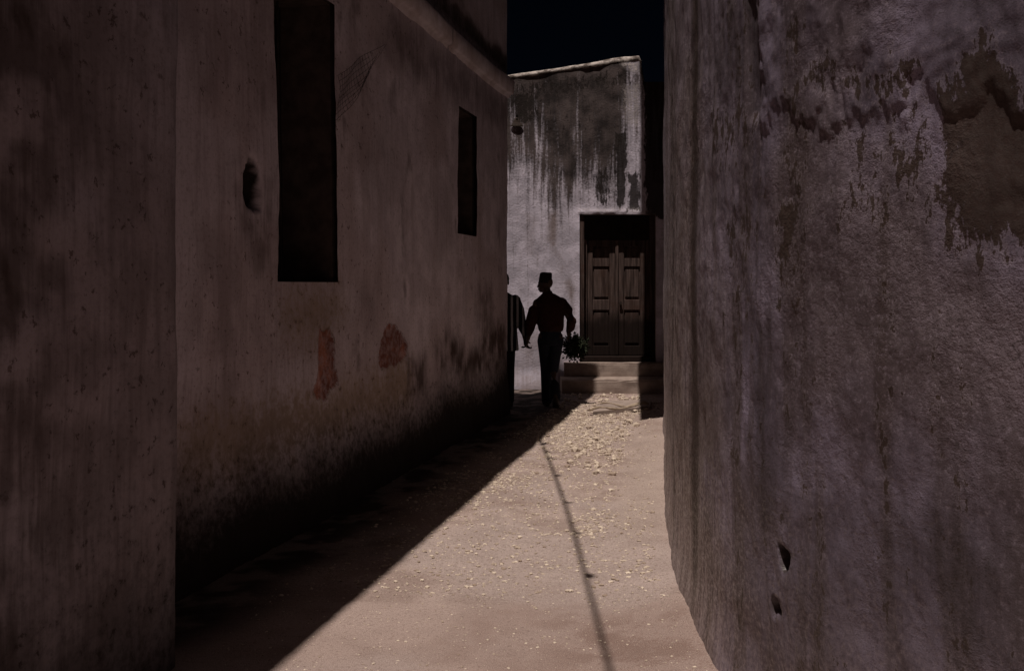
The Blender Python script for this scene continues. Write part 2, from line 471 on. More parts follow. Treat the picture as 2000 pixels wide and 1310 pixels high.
def cloth(name, a, b, scale=14):
    N = NT(name); v = N.objco()
    n = N.noise(v, scale, 5, 0.6)
    fold = N.noise(N.scale(v, (9, 9, 2.2)), 1.0, 4, 0.55, 0.6)
    return N.done(N.mix(N.ss(n, 0.3, 0.7), a, b), 0.9, N.bump(N.add(fold, N.mul(n, 0.15)), 0.7, 0.03), 0.15)
M_SKIN = plain('dark_brown_skin', (0.045, 0.024, 0.017), (0.062, 0.034, 0.024), 20, 0.55, 0.15, 0.002, 0.35)
M_SHIRT = cloth('maroon_cotton', (0.032, 0.012, 0.010), (0.045, 0.017, 0.014))
M_TROUS = cloth('navy_cotton', (0.014, 0.016, 0.026), (0.022, 0.024, 0.036))
M_TROUS2 = cloth('black_cotton', (0.012, 0.011, 0.012), (0.020, 0.018, 0.018))
M_CAP = cloth('black_felt', (0.014, 0.013, 0.012), (0.024, 0.022, 0.020), 40)
M_HAIR = cloth('black_hair', (0.008, 0.007, 0.006), (0.014, 0.012, 0.010), 120)
M_SHOE = plain('worn_leather', (0.03, 0.02, 0.015), (0.05, 0.034, 0.026), 20, 0.6)
M_LEAF = plain('dull_green_leaf', (0.012, 0.016, 0.008), (0.024, 0.030, 0.014), 12, 0.8, 0.2)

def mat_stripe():
    N = NT('striped_cotton'); v = N.objco(); s = N.sep(v)
    n = N.noise(v, 5, 2)
    x = N.add(s[0], N.mul(N.sub(n, 0.5), 0.02))
    wv = N.ma('FRACT', N.mul(N.add(x, 0.025), 1 / 0.075))
    f = N.mul(N.ss(wv, 0.12, 0.17), N.ss(wv, 0.50, 0.55, 1, 0))
    col = N.mix(f, (0.015, 0.015, 0.018), (0.36, 0.35, 0.37))
    fold = N.noise(N.scale(v, (9, 9, 2.2)), 1.0, 4, 0.55, 0.6)
    return N.done(col, 0.9, N.bump(fold, 0.7, 0.03), 0.15)
M_STRIPE = mat_stripe()

# ================================================================== ground
def at(px, py, d):
    """the point of the place that lies d metres in front of the camera along a line of sight"""
    return Vector(((px - 1000) / FPX * d, d, CAM_H + (HOR - py) / FPX * d))
def gnd(px, py):
    return at(px, py, CAM_H * FPX / (py - HOR))

# plan of the right-hand wall (near to far)
RP = np.array([(3.6, -8.0), (2.9, -4.0), (2.35, 0.0), (1.72, 1.55), (1.27, 2.43), (0.985, 3.3), (0.865, 4.13), (0.865, 5.0), (0.955, 5.96), (1.232, 7.93), (1.52, 9.8), (1.85, 11.9), (2.5, 13.4), (3.6, 14.4)])
def catmull(P, n=40):
    P = np.vstack([2 * P[0] - P[1], P, 2 * P[-1] - P[-2]]); out = []
    for i in range(1, len(P) - 2):
        t = np.linspace(0, 1, n, endpoint=False)[:, None]
        a, b, c, d = P[i - 1:i + 3]
        out.append(0.5 * (2 * b + (c - a) * t + (2 * a - 5 * b + 4 * c - d) * t ** 2 + (3 * b - a - 3 * c + d) * t ** 3))
    out.append(P[-2][None]); return np.vstack(out)
RC = catmull(RP)
RU = np.concatenate([[0], np.cumsum(np.hypot(*np.diff(RC, axis=0).T))])
def rplan(u): return np.interp(u, RU, RC[:, 0]), np.interp(u, RU, RC[:, 1])
def rw_x(y): return np.interp(y, RC[:, 1], RC[:, 0])
def rpx(px, py):
    """wall coordinates (u, z) of a feature seen at px, py on the right wall"""
    X = (px - 1000) / FPX
    s = RC[:, 0] - X * RC[:, 1]
    ok = np.where((RC[:-1, 1] > 1.0) & (s[:-1] > 0) & (s[1:] <= 0))[0]
    if len(ok): i = ok[0]; t = s[i] / (s[i] - s[i + 1])
    else: i = int(np.argmin(np.where(RC[:, 1] > 1, np.abs(s), 9))); i = min(i, len(RU) - 2); t = 0
    u = RU[i] + t * (RU[i + 1] - RU[i]); d = np.interp(u, RU, RC[:, 1])
    return (u, CAM_H + (HOR - py) / FPX * d)

LK = 0.2276; LTH = math.atan(LK); LC = (-0.065, 12.5)
def lplan(u): return LC[0] - u * math.sin(LTH), LC[1] - u * math.cos(LTH)
def lw_x(y): return LC[0] - (LC[1] - y) * LK
def lpx(px, py):
    d = (-LC[0] + LC[1] * LK) / (LK - (px - 1000) / FPX)
    return ((LC[1] - d) / math.cos(LTH), CAM_H + (HOR - py) / FPX * d)

gx = steps((-7, -2.6, 0.4), (-2.6, -1.2, 0.06), (-1.2, 2.6, 0.025), (2.6, 7, 0.4))
gy = steps((-9, 3.4, 0.4), (3.4, 8.0, 0.022), (8.0, 15.6, 0.035), (15.6, 30, 1.2))
GX, GY = np.meshgrid(gx, gy, indexing='ij')
def ground_z(x, y):
    z = 0.022 * NZ[0].fbm(x * 1.1, y * 1.1, 3) + 0.010 * NZ[1].fbm(x * 5, y * 5, 4)
    pz = sstep(y, 4.6, 5.4) * (1 - sstep(y, 13.6, 14.6))
    z = z + 0.016 * NZ[2].fbm(x * 24, y * 24, 3, 0.7) * (0.45 + 0.55 * pz)
    rough = sstep(y, 8.6, 10.2) * (1 - sstep(y, 14.3, 14.8))
    z = z + 0.035 * rough * NZ[3].fbm(x * 9, y * 9, 3)
    dr = rw_x(y) - x
    z = z + 0.05 * (1 - sstep(dr, 0.0, 0.45)) * sstep(y, 3.0, 5.0)
    return z
GZ = ground_z(GX, GY)
dr = rw_x(GY) - GX
apron = (1 - sstep(dr, 0.22, 0.50)) * sstep(GY, 5.6, 7.0)
peb = sstep(GY + 0.5 * NZ[1].fbm(GX * 2, GY * 2, 3), 4.75, 5.25) * (1 - apron) * (0.45 + 0.55 * sstep(NZ[2].fbm(GX * 1.3, GY * 0.9, 3), -0.12, 0.1))
damp = (1 - sstep(GY + 0.9 * NZ[3].fbm(GX * 1.5, GY * 1.5, 3), 4.5, 5.4)) * (0.35 + 0.65 * sstep(GX, -0.3, 0.5))
damp = np.maximum(damp, 0.7 * sstep(NZ[4].fbm(GX * 1.2, GY * 0.8, 3), 0.08, 0.2))
wall_foot_shade = 1 - sstep(GX - lw_x(GY) + 0.35 * NZ[5].fbm(GX * 2, GY * 2, 3), 0.25, 0.90)  # painted strip that deepens the left house's shadow on the ground
gm = grid_mesh('ground', GX, GY, GZ, np.stack([GX, GY], -1), {'m1': np.stack([peb, apron, damp], -1), 'm2': np.stack([wall_foot_shade, 0 * peb, 0 * peb], -1)})
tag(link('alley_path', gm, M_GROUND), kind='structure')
bm = bmesh.new()
v = [bm.verts.new(c) for c in ((-400, -400, -0.12), (400, -400, -0.12), (400, 400, -0.12), (-400, 400, -0.12))]
bm.faces.new(v)
tag(link('ground', mesh_bm('ground', bm), plain('bare_earth', (0.28, 0.20, 0.165), (0.36, 0.27, 0.22), 0.5)), kind='structure')

# ================================================================== left-hand house
left = empty('plastered_house', (LC[0], LC[1], 0))
tag(left, 'long dim limewashed house along the left with two deep windows and a ledge', 'house')
WIN = []   # openings: polygons in (u, z)
wa = [lpx(541, 553), lpx(657, 551)]
big_u = (lpx(657, 300)[0], lpx(540, 300)[0]); big_z = (1.625, 3.62)
sm_u = (lpx(928, 300)[0], lpx(893, 300)[0]); sm_z = (2.14, 3.46)
def axis(a, b, coarse, cuts):
    """coordinates with the cuts hit exactly"""
    pts = sorted([a] + list(cuts) + [b]); out = []
    for p, q in zip(pts[:-1], pts[1:]):
        n = max(1, int(round((q - p) / coarse))); out += list(np.linspace(p, q, n, endpoint=False))
    return out + [b]
LH = 7.0
lu = np.array(axis(0, 9.6, 0.03, [big_u[0], big_u[1], sm_u[0], sm_u[1]]) + list(np.linspace(9.6, 21, 20))[1:])
lz = np.array(axis(-0.1, 4.6, 0.03, [big_z[0], big_z[1], sm_z[0], sm_z[1]]) + list(np.linspace(4.6, LH, 14))[1:])
U, Zz = np.meshgrid(lu, lz, indexing='ij')
D = 0.07 * NZ[0].fbm(U * 0.55, Zz * 0.55, 3) + 0.028 * NZ[1].fbm(U * 2.2, Zz * 2.2, 4) + 0.008 * NZ[2].fbm(U * 11, Zz * 11, 3)
D += 0.05 * (1 - sstep(Zz, 0.0, 0.7))
redA = [lpx(*p) for p in ((622, 645), (640, 640), (650, 665), (650, 715), (658, 745), (640, 758), (632, 775), (612, 776), (606, 765), (616, 735), (618, 690))]
redB = [lpx(*p) for p in ((757, 632), (768, 636), (790, 668), (792, 684), (783, 702), (768, 716), (742, 717), (737, 695), (742, 660))]
niche = [lpx(*p) for p in ((478, 308), (490, 308), (500, 330), (503, 380), (503, 415), (492, 412), (474, 395), (470, 340))]
nm = polymask(U, Zz, niche, 0.05, 0.03)
rm = np.maximum(polymask(U, Zz, redA, 0.05, 0.035), polymask(U, Zz, redB, 0.05, 0.035))
D -= 0.012 * sstep(rm, 0.4, 0.6) + 0.10 * sstep(nm, 0.4, 0.8)
# the ledge hides a slight setback of the upper storey
def near_edge(a, b, w):
    return np.exp(-((np.minimum(np.abs(U - a), np.abs(U - b))) / w) ** 2)
# black rising damp at the foot, following an uneven line
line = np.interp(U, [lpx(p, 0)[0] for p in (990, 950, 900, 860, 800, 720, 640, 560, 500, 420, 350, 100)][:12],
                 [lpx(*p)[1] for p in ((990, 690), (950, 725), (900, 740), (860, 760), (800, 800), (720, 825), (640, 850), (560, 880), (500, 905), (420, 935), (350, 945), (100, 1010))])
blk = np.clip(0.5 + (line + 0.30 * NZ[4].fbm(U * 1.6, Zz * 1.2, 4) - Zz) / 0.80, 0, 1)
blk = np.maximum(blk, 0.95 * sstep(nm, 0.3, 0.6))  # niche painted black inside to deepen its shade
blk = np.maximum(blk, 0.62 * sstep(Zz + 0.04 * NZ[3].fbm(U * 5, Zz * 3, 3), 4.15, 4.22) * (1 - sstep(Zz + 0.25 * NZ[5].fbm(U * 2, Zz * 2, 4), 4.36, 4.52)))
gr = np.zeros_like(U)
for poly, s, a in (([(430, 300), (500, 280), (545, 330), (545, 560), (470, 540), (440, 420)], 0.30, 0.75),
                   ([(350, 540), (640, 560), (700, 620), (600, 740), (350, 820)], 0.35, 0.35),
                   ([(790, 690), (830, 690), (832, 770), (790, 775)], 0.16, 0.9),
                   ([(845, 690), (880, 640), (915, 690), (985, 600), (990, 720), (915, 740), (850, 715)], 0.22, 1.0),
                   ([(925, 560), (960, 550), (965, 690), (930, 700)], 0.2, 0.7),
                   ([(760, 20), (880, 110), (990, 200), (990, 260), (860, 190), (740, 110)], 0.20, 0.6),
                   ([(700, 270), (760, 240), (790, 330), (760, 420), (720, 380)], 0.3, 0.35),
                   ([(690, 560), (740, 540), (730, 640), (690, 650)], 0.25, 0.4),
                   ([(840, 380), (880, 350), (890, 470), (850, 520)], 0.25, 0.35)):
    gr = np.maximum(gr, a * sstep(polymask(U, Zz, [lpx(*p) for p in poly], s, 0.12), 0.2, 0.9))
gr = np.maximum(gr, 0.95 * sstep(nm, 0.35, 0.65))
gr = np.maximum(gr, (0.34 + 0.5 * NZ[2].fbm(U * 1.4, Zz * 0.7, 4)) * sstep(U + 0.8 * NZ[3].fbm(U * 1.2, Zz * 0.6, 3), lpx(690, 0)[0], lpx(520, 0)[0]))
gr = np.maximum(gr, 0.6 * sstep(NZ[5].fbm(U * 4, Zz * 2.2, 5, 0.65), 0.12, 0.30))
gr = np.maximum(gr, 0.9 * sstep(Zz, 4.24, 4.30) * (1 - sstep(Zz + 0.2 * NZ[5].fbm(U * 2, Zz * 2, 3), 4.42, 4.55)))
beige = polymask(U, Zz, [lpx(*p) for p in ((352, 830), (480, 800), (600, 770), (700, 740), (800, 700), (800, 790), (640, 850), (500, 900), (352, 940))], 0.28, 0.12)
beige = np.maximum(beige, 0.8 * polymask(U, Zz, [lpx(*p) for p in ((545, 560), (660, 556), (680, 620), (610, 700), (545, 640))], 0.3, 0.12))
X0, Y0 = lplan(U)
ld = Vector((math.sin(LTH), math.cos(LTH), 0)); ln = Vector((math.cos(LTH), -math.sin(LTH), 0))
uc = (lu[:-1] + lu[1:]) / 2; zc = (lz[:-1] + lz[1:]) / 2
UC, ZC = np.meshgrid(uc, zc, indexing='ij')
hole = ((UC > big_u[0]) & (UC < big_u[1]) & (ZC > big_z[0]) & (ZC < big_z[1])) | ((UC > sm_u[0]) & (UC < sm_u[1]) & (ZC > sm_z[0]) & (ZC < sm_z[1]))
# openings lean and bow a little, as hand-made ones do
jag = 0.02 * NZ[3].fbm(U * 2, Zz * 7, 4, 0.6) * (1 - sstep(np.minimum(np.minimum(np.abs(U - big_u[0]), np.abs(U - big_u[1])), np.minimum(np.abs(U - sm_u[0]), np.abs(U - sm_u[1]))), 0.0, 0.12))
lean = np.exp(-((U - sum(big_u) / 2) / 0.7) ** 2) * (0.055 * (Zz - 1.62) / 2.0 + 0.012 * np.sin(Zz * 2.4))
U2 = U + lean + jag
X0, Y0 = lplan(U2)
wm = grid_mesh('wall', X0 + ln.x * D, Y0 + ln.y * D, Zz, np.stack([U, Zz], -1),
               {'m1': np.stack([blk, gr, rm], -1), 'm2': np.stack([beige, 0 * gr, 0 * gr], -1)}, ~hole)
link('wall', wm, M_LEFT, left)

def lmat(u, off, z):
    p = lplan(u); return Vector((p[0], p[1], z)) + ln * off
LM = Matrix(((-math.sin(LTH), math.cos(LTH), 0, LC[0]), (-math.cos(LTH), -math.sin(LTH), 0, LC[1]), (0, 0, 1, 0), (0, 0, 0, 1)))   # (u, offset, z) -> world
def shear_big(v):   # follows the leaning opening
    u = v.x
    v.x = u + math.exp(-((u - sum(big_u) / 2) / 0.7) ** 2) * (0.055 * (v.z - 1.62) / 2.0 + 0.012 * math.sin(v.z * 2.4))
    return v
def window_parts(u0, u1, z0, z1, deep, lean_fn=None):
    def part(name, boxes, mat, bev=0.0, par=left):
        bm = bmesh.new()
        for b in boxes:
            # subdivided along z so that it can follow the bowed jambs
            n = 8 if b[5] - b[4] > 0.8 else 1
            for k in range(n):
                box(bm, b[0], b[1], b[2], b[3], b[4] + (b[5] - b[4]) * k / n, b[4] + (b[5] - b[4]) * (k + 1) / n)
        for v in bm.verts:
            if lean_fn: v.co = lean_fn(v.co)
            v.co = LM @ v.co
        return link(name, mesh_bm(name, bm), mat, par)
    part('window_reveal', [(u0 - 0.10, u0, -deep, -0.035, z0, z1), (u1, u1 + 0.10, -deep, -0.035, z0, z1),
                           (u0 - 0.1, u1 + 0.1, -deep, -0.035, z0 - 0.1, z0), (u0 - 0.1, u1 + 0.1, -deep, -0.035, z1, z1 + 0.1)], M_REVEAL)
    f = 0.06
    part('window_frame', [(u0, u0 + f, -deep + 0.02, -deep + 0.10, z0, z1), (u1 - f, u1, -deep + 0.02, -deep + 0.10, z0, z1),
                          (u0 + f, u1 - f, -deep + 0.02, -deep + 0.10, z0, z0 + f), (u0 + f, u1 - f, -deep + 0.02, -deep + 0.10, z1 - f, z1)], M_SHUT)
    um = (u0 + u1) / 2
    for a, b in ((u0 + f + 0.003, um - 0.003), (um + 0.003, u1 - f - 0.003)):
        s = part('shutter', [(a, b, -deep + 0.03, -deep + 0.06, z0 + f + 0.003, z1 - f - 0.003)], M_SHUT)
        nb = 5
        for k in range(nb):
            zz0 = z0 + f + 0.05 + (z1 - z0 - 2 * f - 0.05) * k / nb
            part('shutter_panel', [(a + 0.05, b - 0.05, -deep + 0.0605, -deep + 0.075, zz0, zz0 + (z1 - z0) / nb - 0.09)], M_SHUT, 0, s)
    n = 6
    for k in range(1, n):
        bm = bmesh.new(); u = u0 + (u1 - u0) * k / n
        pts = []
        for zz in np.linspace(z0, z1, 9):
            q = Vector((u, -deep + 0.16, zz)); q = lean_fn(q) if lean_fn else q
            pts.append(LM @ q)
        tube(bm, pts, 0.008, 6)
        link('window_bar', mesh_bm('window_bar', bm), M_STEEL, left)
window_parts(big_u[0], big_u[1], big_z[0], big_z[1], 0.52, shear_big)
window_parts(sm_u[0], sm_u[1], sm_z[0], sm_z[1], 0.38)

# ledge between the storeys: two lengths with an open joint
def ledge(name, ua, ub, seed):
    prof = [(-0.05, 3.95), (0.02, 3.955), (0.03, 3.99), (0.055, 4.00), (0.075, 4.01), (0.080, 4.16), (0.065, 4.185), (-0.05, 4.21)]
    n = max(2, int((ub - ua) / 0.05)); bm = bmesh.new(); rr = []
    for i in range(n + 1):
        u = ua + (ub - ua) * i / n; row = []
        for j, (o, z) in enumerate(prof):
            k = float(NZ[3].fbm(np.array(u * 3.0 + seed), np.array(j * 0.8), 3)) * (0.022 if o > 0 else 0)
            k2 = float(NZ[4].fbm(np.array(u * 2.0 + seed), np.array(j * 0.3), 3)) * 0.03
            sag = -0.02 * math.sin(u * 0.9)
            row.append(bm.verts.new(LM @ Vector((u, o + k, z + k2 + sag))))
        rr.append(row)
    skin(bm, rr)
    return link(name, mesh_bm(name, bm), M_LEDGE, left, True)
M_LEDGE = plain('stained_ledge_plaster', (0.50, 0.40, 0.40), (0.78, 0.69, 0.74), 4, 0.9, 0.6, 0.01)
uj = lpx(872, 90)[0]
ledge('ledge', -0.06, uj - 0.02, 0.0)
ledge('ledge', uj + 0.03, 20.0, 4.0)
# body of the house behind its street wall, and parapet whose edge throws the shadow down the alley
bm = bmesh.new()
vv = [Vector((0.0, -0.62, -0.1)), Vector((21, -0.62, -0.1)), Vector((21, -9, -0.1)), Vector((0, -9, -0.1))]
lo = [bm.verts.new(LM @ p) for p in vv]; hi = [bm.verts.new(LM @ (p + Vector((0, 0, LH)))) for p in vv]
bm.faces.new(lo[::-1]); bm.faces.new(hi)
for i in range(4): bm.faces.new((lo[i], lo[(i + 1) % 4], hi[(i + 1) % 4], hi[i]))
link('rear_wall', mesh_bm('rear_wall', bm), M_PLAIN, left)
bm = bmesh.new()
for a, b, z0, z1 in ((-0.0, 0.02, 0, 0), ):
    pass
box(bm, 0.0, 0.10, -0.63, -0.02, -0.1, LH, LM)
link('end_wall', mesh_bm('end_wall', bm), M_PLAIN, left)
bm = bmesh.new(); rr = []
for i in range(0, 106):
    u = 0.2 * i
    ov = 0.46 + 0.205 * min(u, 12) / 10.8 + 0.05 * float(NZ[1].fbm(np.array(u * 0.8), np.array(3.0), 4))
    zt = LH + 0.09 * float(NZ[2].fbm(np.array(u * 0.9), np.array(1.0), 4))
    if i == 0: u = -0.02
    rr.append([bm.verts.new(LM @ Vector(p)) for p in ((u, -0.7, LH - 0.22), (u, ov, zt - 0.20), (u, ov, zt), (u, -0.7, zt + 0.02))])
skin(bm, rr)
link('parapet', mesh_bm('parapet', bm), M_PLAIN, left)

bm = bmesh.new(); box(bm, -0.03, 1.1, -0.42, 0.36, LH - 0.02, 9.45, LM)  # unseen block added on the roof to shade the steps
link('roof_shade_block', mesh_bm('roof_shade_block', bm), M_PLAIN, left)

# ================================================================== near wall at the left edge
bl = empty('projecting_wall', (-1.4, 4.2, 0))
tag(bl, 'dark rough plaster wall stepping forward at the left edge of the picture', 'wall')
bc = Vector((-1.4, 4.2, 0)); BH = 2.95
bu = steps((0, 1.9, 0.016), (1.9, 7.0, 0.2)); bz = steps((-0.1, BH, 0.02))
U, Zz = np.meshgrid(bu, bz, indexing='ij')
D = 0.05 * NZ[3].fbm(U * 0.9 + 5, Zz * 0.7, 3) + 0.03 * NZ[1].fbm(U * 3 + 9, Zz * 2.4, 4) + 0.006 * NZ[2].fbm(U * 16, Zz * 12, 3)
rnd = 0.035 * np.exp(-U / 0.02)
D = D - rnd
wob = 0.02 * NZ[5].fbm(U * 0 + 2.2, Zz * 1.5, 4) * np.exp(-U / 0.1)
zero = 0 * U
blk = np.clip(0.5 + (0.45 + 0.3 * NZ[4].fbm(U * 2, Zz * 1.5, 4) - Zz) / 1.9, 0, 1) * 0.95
gr = 0.32 + 0.2 * NZ[0].fbm(U * 2.6 + 3, Zz * 0.9 + 8, 5, 0.6) + 0.52 * sstep(U, 0.0, 1.15) + 0.15 * sstep(NZ[5].fbm(U * 9, Zz * 3, 5, 0.65), 0.10, 0.26)  # colour darkens towards the near end, imitating light falling off
gr = np.maximum(gr, 0.55 * (1 - sstep(np.abs(U - 0.04), 0.02, 0.10)))
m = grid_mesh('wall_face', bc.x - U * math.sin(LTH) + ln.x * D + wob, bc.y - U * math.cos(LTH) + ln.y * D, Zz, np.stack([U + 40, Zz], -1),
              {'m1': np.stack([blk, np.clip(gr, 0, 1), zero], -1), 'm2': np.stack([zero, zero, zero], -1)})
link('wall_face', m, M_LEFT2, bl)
bm = bmesh.new()
BM = Matrix(((-math.sin(LTH), math.cos(LTH), 0, bc.x), (-math.cos(LTH), -math.sin(LTH), 0, bc.y), (0, 0, 1, 0), (0, 0, 0, 1)))
box(bm, 0.03, 7.0, -0.75, -0.07, -0.1, BH - 0.02, BM)
link('wall_core', mesh_bm('wall_core', bm), M_PLAIN, bl)
bm = bmesh.new(); box(bm, 0.0, 7.0, -0.76, 0.0, BH - 0.015, BH + 0.04, BM)
link('wall_cap', mesh_bm('wall_cap', bm), M_PLAIN, bl)

# ================================================================== right-hand house
right = empty('plastered_house', (rw_x(4.13), 4.13, 0))
tag(right, 'lilac-grey flaking plaster house with rounded wall filling the right side', 'house')
ua = rpx(1999, 500)[0]; ub = np.interp(5.0, RC[:, 1], RU); uc_ = np.interp(12.2, RC[:, 1], RU)
RH = 5.6
ru = steps((0, ua - 0.15, 0.3), (ua - 0.15, ub, 0.009), (ub, uc_, 0.024), (uc_, RU[-1], 0.08))
rz = steps((-0.1, 0.5, 0.02), (0.5, 2.75, 0.010), (2.75, 4.5, 0.025), (4.5, RH, 0.1))
U, Zz = np.meshgrid(ru, rz, indexing='ij')
px_, py_ = rplan(U)
du = 0.02
ax, ay = rplan(U - du); bx_, by_ = rplan(U + du)
tl = np.hypot(bx_ - ax, by_ - ay) + 1e-9
nx, ny = -(by_ - ay) / tl, (bx_ - ax) / tl       # towards the alley
zone = polymask(U, Zz, [rpx(*p) for p in ((1490, 230), (1480, -60), (2060, -60), (2060, 220), (1880, 200), (1700, 215))], 0.10, 0.08)
D = 0.035 * NZ[0].fbm(U * 0.8, Zz * 0.8, 3) + 0.022 * NZ[1].fbm(U * 3.0, Zz * 2.2, 4) + 0.006 * NZ[2].fbm(U * 14, Zz * 9, 4)
D += 0.0030 * NZ[5].fbm(U * 34, Zz * 26, 3, 0.7) + 0.005 * NZ[4].fbm(U * 30, Zz * 3, 3, 0.65)
D += 0.010 * NZ[0].fbm(U * 9 + 2 * NZ[1].fbm(U * 2, Zz * 2, 2), Zz * 7, 3)
D += 0.013 * zone * NZ[3].fbm(U * 9 + NZ[1].fbm(U * 3, Zz * 3, 2) * 3, Zz * 12, 4)
# lip of the thick upper coat, above the flaked wall
D += 0.008 * sstep(zone + 1.1 * NZ[4].fbm(U * 9, Zz * 9, 4), 0.38, 0.62)
D += 0.03 * (1 - sstep(Zz, -0.05, 0.35)) ** 2     # wall spreads at the foot
# upright groove at the upper left and broad dent right of the far edge
gro = polymask(U, Zz, [rpx(*p) for p in ((1448, -40), (1474, -40), (1484, 150), (1480, 235), (1458, 235), (1452, 100))], 0.06, 0.02)
D -= 0.02 * sstep(gro, 0.3, 0.9)
dent = np.exp(-((U - rpx(1352, 500)[0]) / 0.28) ** 2)
D -= 0.018 * dent
holes = np.zeros_like(U)
for poly in (((1522, 1065), (1534, 1072), (1544, 1085), (1541, 1108), (1532, 1116), (1526, 1095)), ((1507, 1172), (1522, 1174), (1524, 1190), (1514, 1196), (1507, 1188))):
    holes = np.maximum(holes, polymask(U, Zz, [rpx(*p) for p in poly], 0.016))
D -= 0.055 * sstep(holes, 0.25, 0.7)
peel = np.zeros_like(U)
for poly, s, a in ((((1868, 150), (1930, 140), (2060, 175), (2060, 470), (1960, 430), (1905, 470), (1880, 400), (1850, 400), (1868, 280)), 0.07, 1.35),
                   (((1700, 235), (1850, 215), (1880, 400), (1850, 410), (1790, 400), (1740, 410), (1690, 420), (1672, 400), (1690, 300)), 0.20, 0.62),
                   (((1665, 300), (1690, 300), (1692, 430), (1672, 430)), 0.05, 0.85),
                   (((1545, 290), (1580, 330), (1580, 400), (1555, 410)), 0.06, 0.68),
                   (((1530, 400), (1560, 400), (1556, 480), (1530, 520), (1524, 600), (1514, 600), (1518, 490)), 0.035, 0.85),
                   (((1560, 470), (1580, 480), (1590, 560), (1572, 540)), 0.04, 0.6),
                   (((1385, 215), (1450, 195), (1480, 220), (1440, 260), (1400, 330), (1385, 300)), 0.10, 0.72),
                   (((1410, 400), (1460, 380), (1470, 480), (1430, 570), (1410, 520)), 0.14, 0.55),
                   (((1550, 140), (1600, 130), (1720, 160), (1790, 140), (1800, 185), (1700, 190), (1620, 190), (1540, 185)), 0.06, 0.72),
                   (((1960, 120), (2010, 100), (2010, 150), (1975, 150)), 0.05, 0.75),
                   (((1880, 400), (2040, 420), (2040, 490), (1960, 500), (1900, 490)), 0.12, 0.55)):
    peel = np.maximum(peel, a * polymask(U, Zz, [rpx(*p) for p in poly], s * 1.5, 0.09))
dampm = np.zeros_like(U)
for poly, s, a in ((((1700, 1030), (1800, 1010), (2060, 950), (2060, 1330), (1880, 1330), (1760, 1180)), 0.30, 0.95), (((1440, 1010), (2060, 900), (2060, 1400), (1440, 1400)), 0.35, 0.5),
                   (((1580, 1000), (1680, 960), (1740, 1060), (1640, 1140), (1560, 1080)), 0.22, 0.6),
                   (((1480, 800), (1530, 820), (1530, 1000), (1490, 1080), (1470, 950)), 0.14, 0.7),
                   (((1840, -40), (2060, -40), (2060, 110), (1900, 130), (1840, 60)), 0.2, 0.7),
                   (((1370, 0), (1480, 0), (1480, 160), (1380, 240)), 0.25, 0.5),
                   (((1475, 600), (1505, 600), (1505, 900), (1480, 900)), 0.07, 0.7)):
    dampm = np.maximum(dampm, a * sstep(polymask(U, Zz, [rpx(*p) for p in poly], s, 0.10), 0.15, 0.95))
dampm = np.maximum(dampm, 0.9 * sstep(gro, 0.2, 0.8)); dampm = np.maximum(dampm, sstep(holes, 0.05, 0.35))
uD = rpx(1352, 500)[0]
drip = np.exp(-((U - uD - 0.06 * NZ[5].fbm(Zz * 1.3, Zz * 0 + 4, 3)) / (0.13 + 0.05 * NZ[4].fbm(Zz * 2.0, Zz * 0, 2))) ** 2) * sstep(Zz, -0.6, 0.6)
warm = sstep(U + 0.5 * NZ[3].fbm(U * 1.5, Zz * 0.7, 3), rpx(1500, 500)[0], rpx(1330, 500)[0]) * (0.45 + 0.5 * (1 - sstep(Zz, 0.5, 3.0))) + 0.35 * (1 - sstep(Zz, 0.1, 0.9))  # ground bounce light painted as a warm tint at far edge and foot
rmsh = grid_mesh('wall', px_ + nx * D, py_ + ny * D, Zz, np.stack([U, Zz], -1),
                 {'m1': np.stack([peel, dampm, drip], -1), 'm2': np.stack([zone * 0.9 + 0.06, np.clip(warm, 0, 1), zone * 0], -1)})
link('wall', rmsh, M_RIGHT, right)
# body behind, flat roof, and the upper storey that leans out over the lane further on
bm = bmesh.new()
ins = [(2.15, 11.6), (1.6, 8.4), (1.35, 6.0), (1.2, 4.2), (1.7, 2.6), (2.9, 0.0), (4.2, -8.0), (12, -8), (12, 14.0), (4.2, 14.0)]
lo = [bm.verts.new((x, y, -0.1)) for x, y in ins]; hi = [bm.verts.new((x, y, RH - 0.05)) for x, y in ins]
bm.faces.new(lo); bm.faces.new(hi)
for i in range(len(ins)): bm.faces.new((lo[i], lo[(i + 1) % len(ins)], hi[(i + 1) % len(ins)], hi[i]))
link('rear_wall', mesh_bm('rear_wall', bm), M_PLAIN, right)
bm = bmesh.new()
ply = [(0.859, 9.97), (4.6, 9.50), (4.9, 13.2), (1.29, 13.52)]
lo = [bm.verts.new((x, y, 5.7)) for x, y in ply]; hi = [bm.verts.new((x, y, 11.3)) for x, y in ply]
bm.faces.new(lo); bm.faces.new(hi)
for i in range(4): bm.faces.new((lo[i], lo[(i + 1) % 4], hi[(i + 1) % 4], hi[i]))
link('upper_storey', mesh_bm('upper_storey', bm), plain('dark_timber', (0.05, 0.032, 0.024), (0.09, 0.06, 0.048), 5), right)

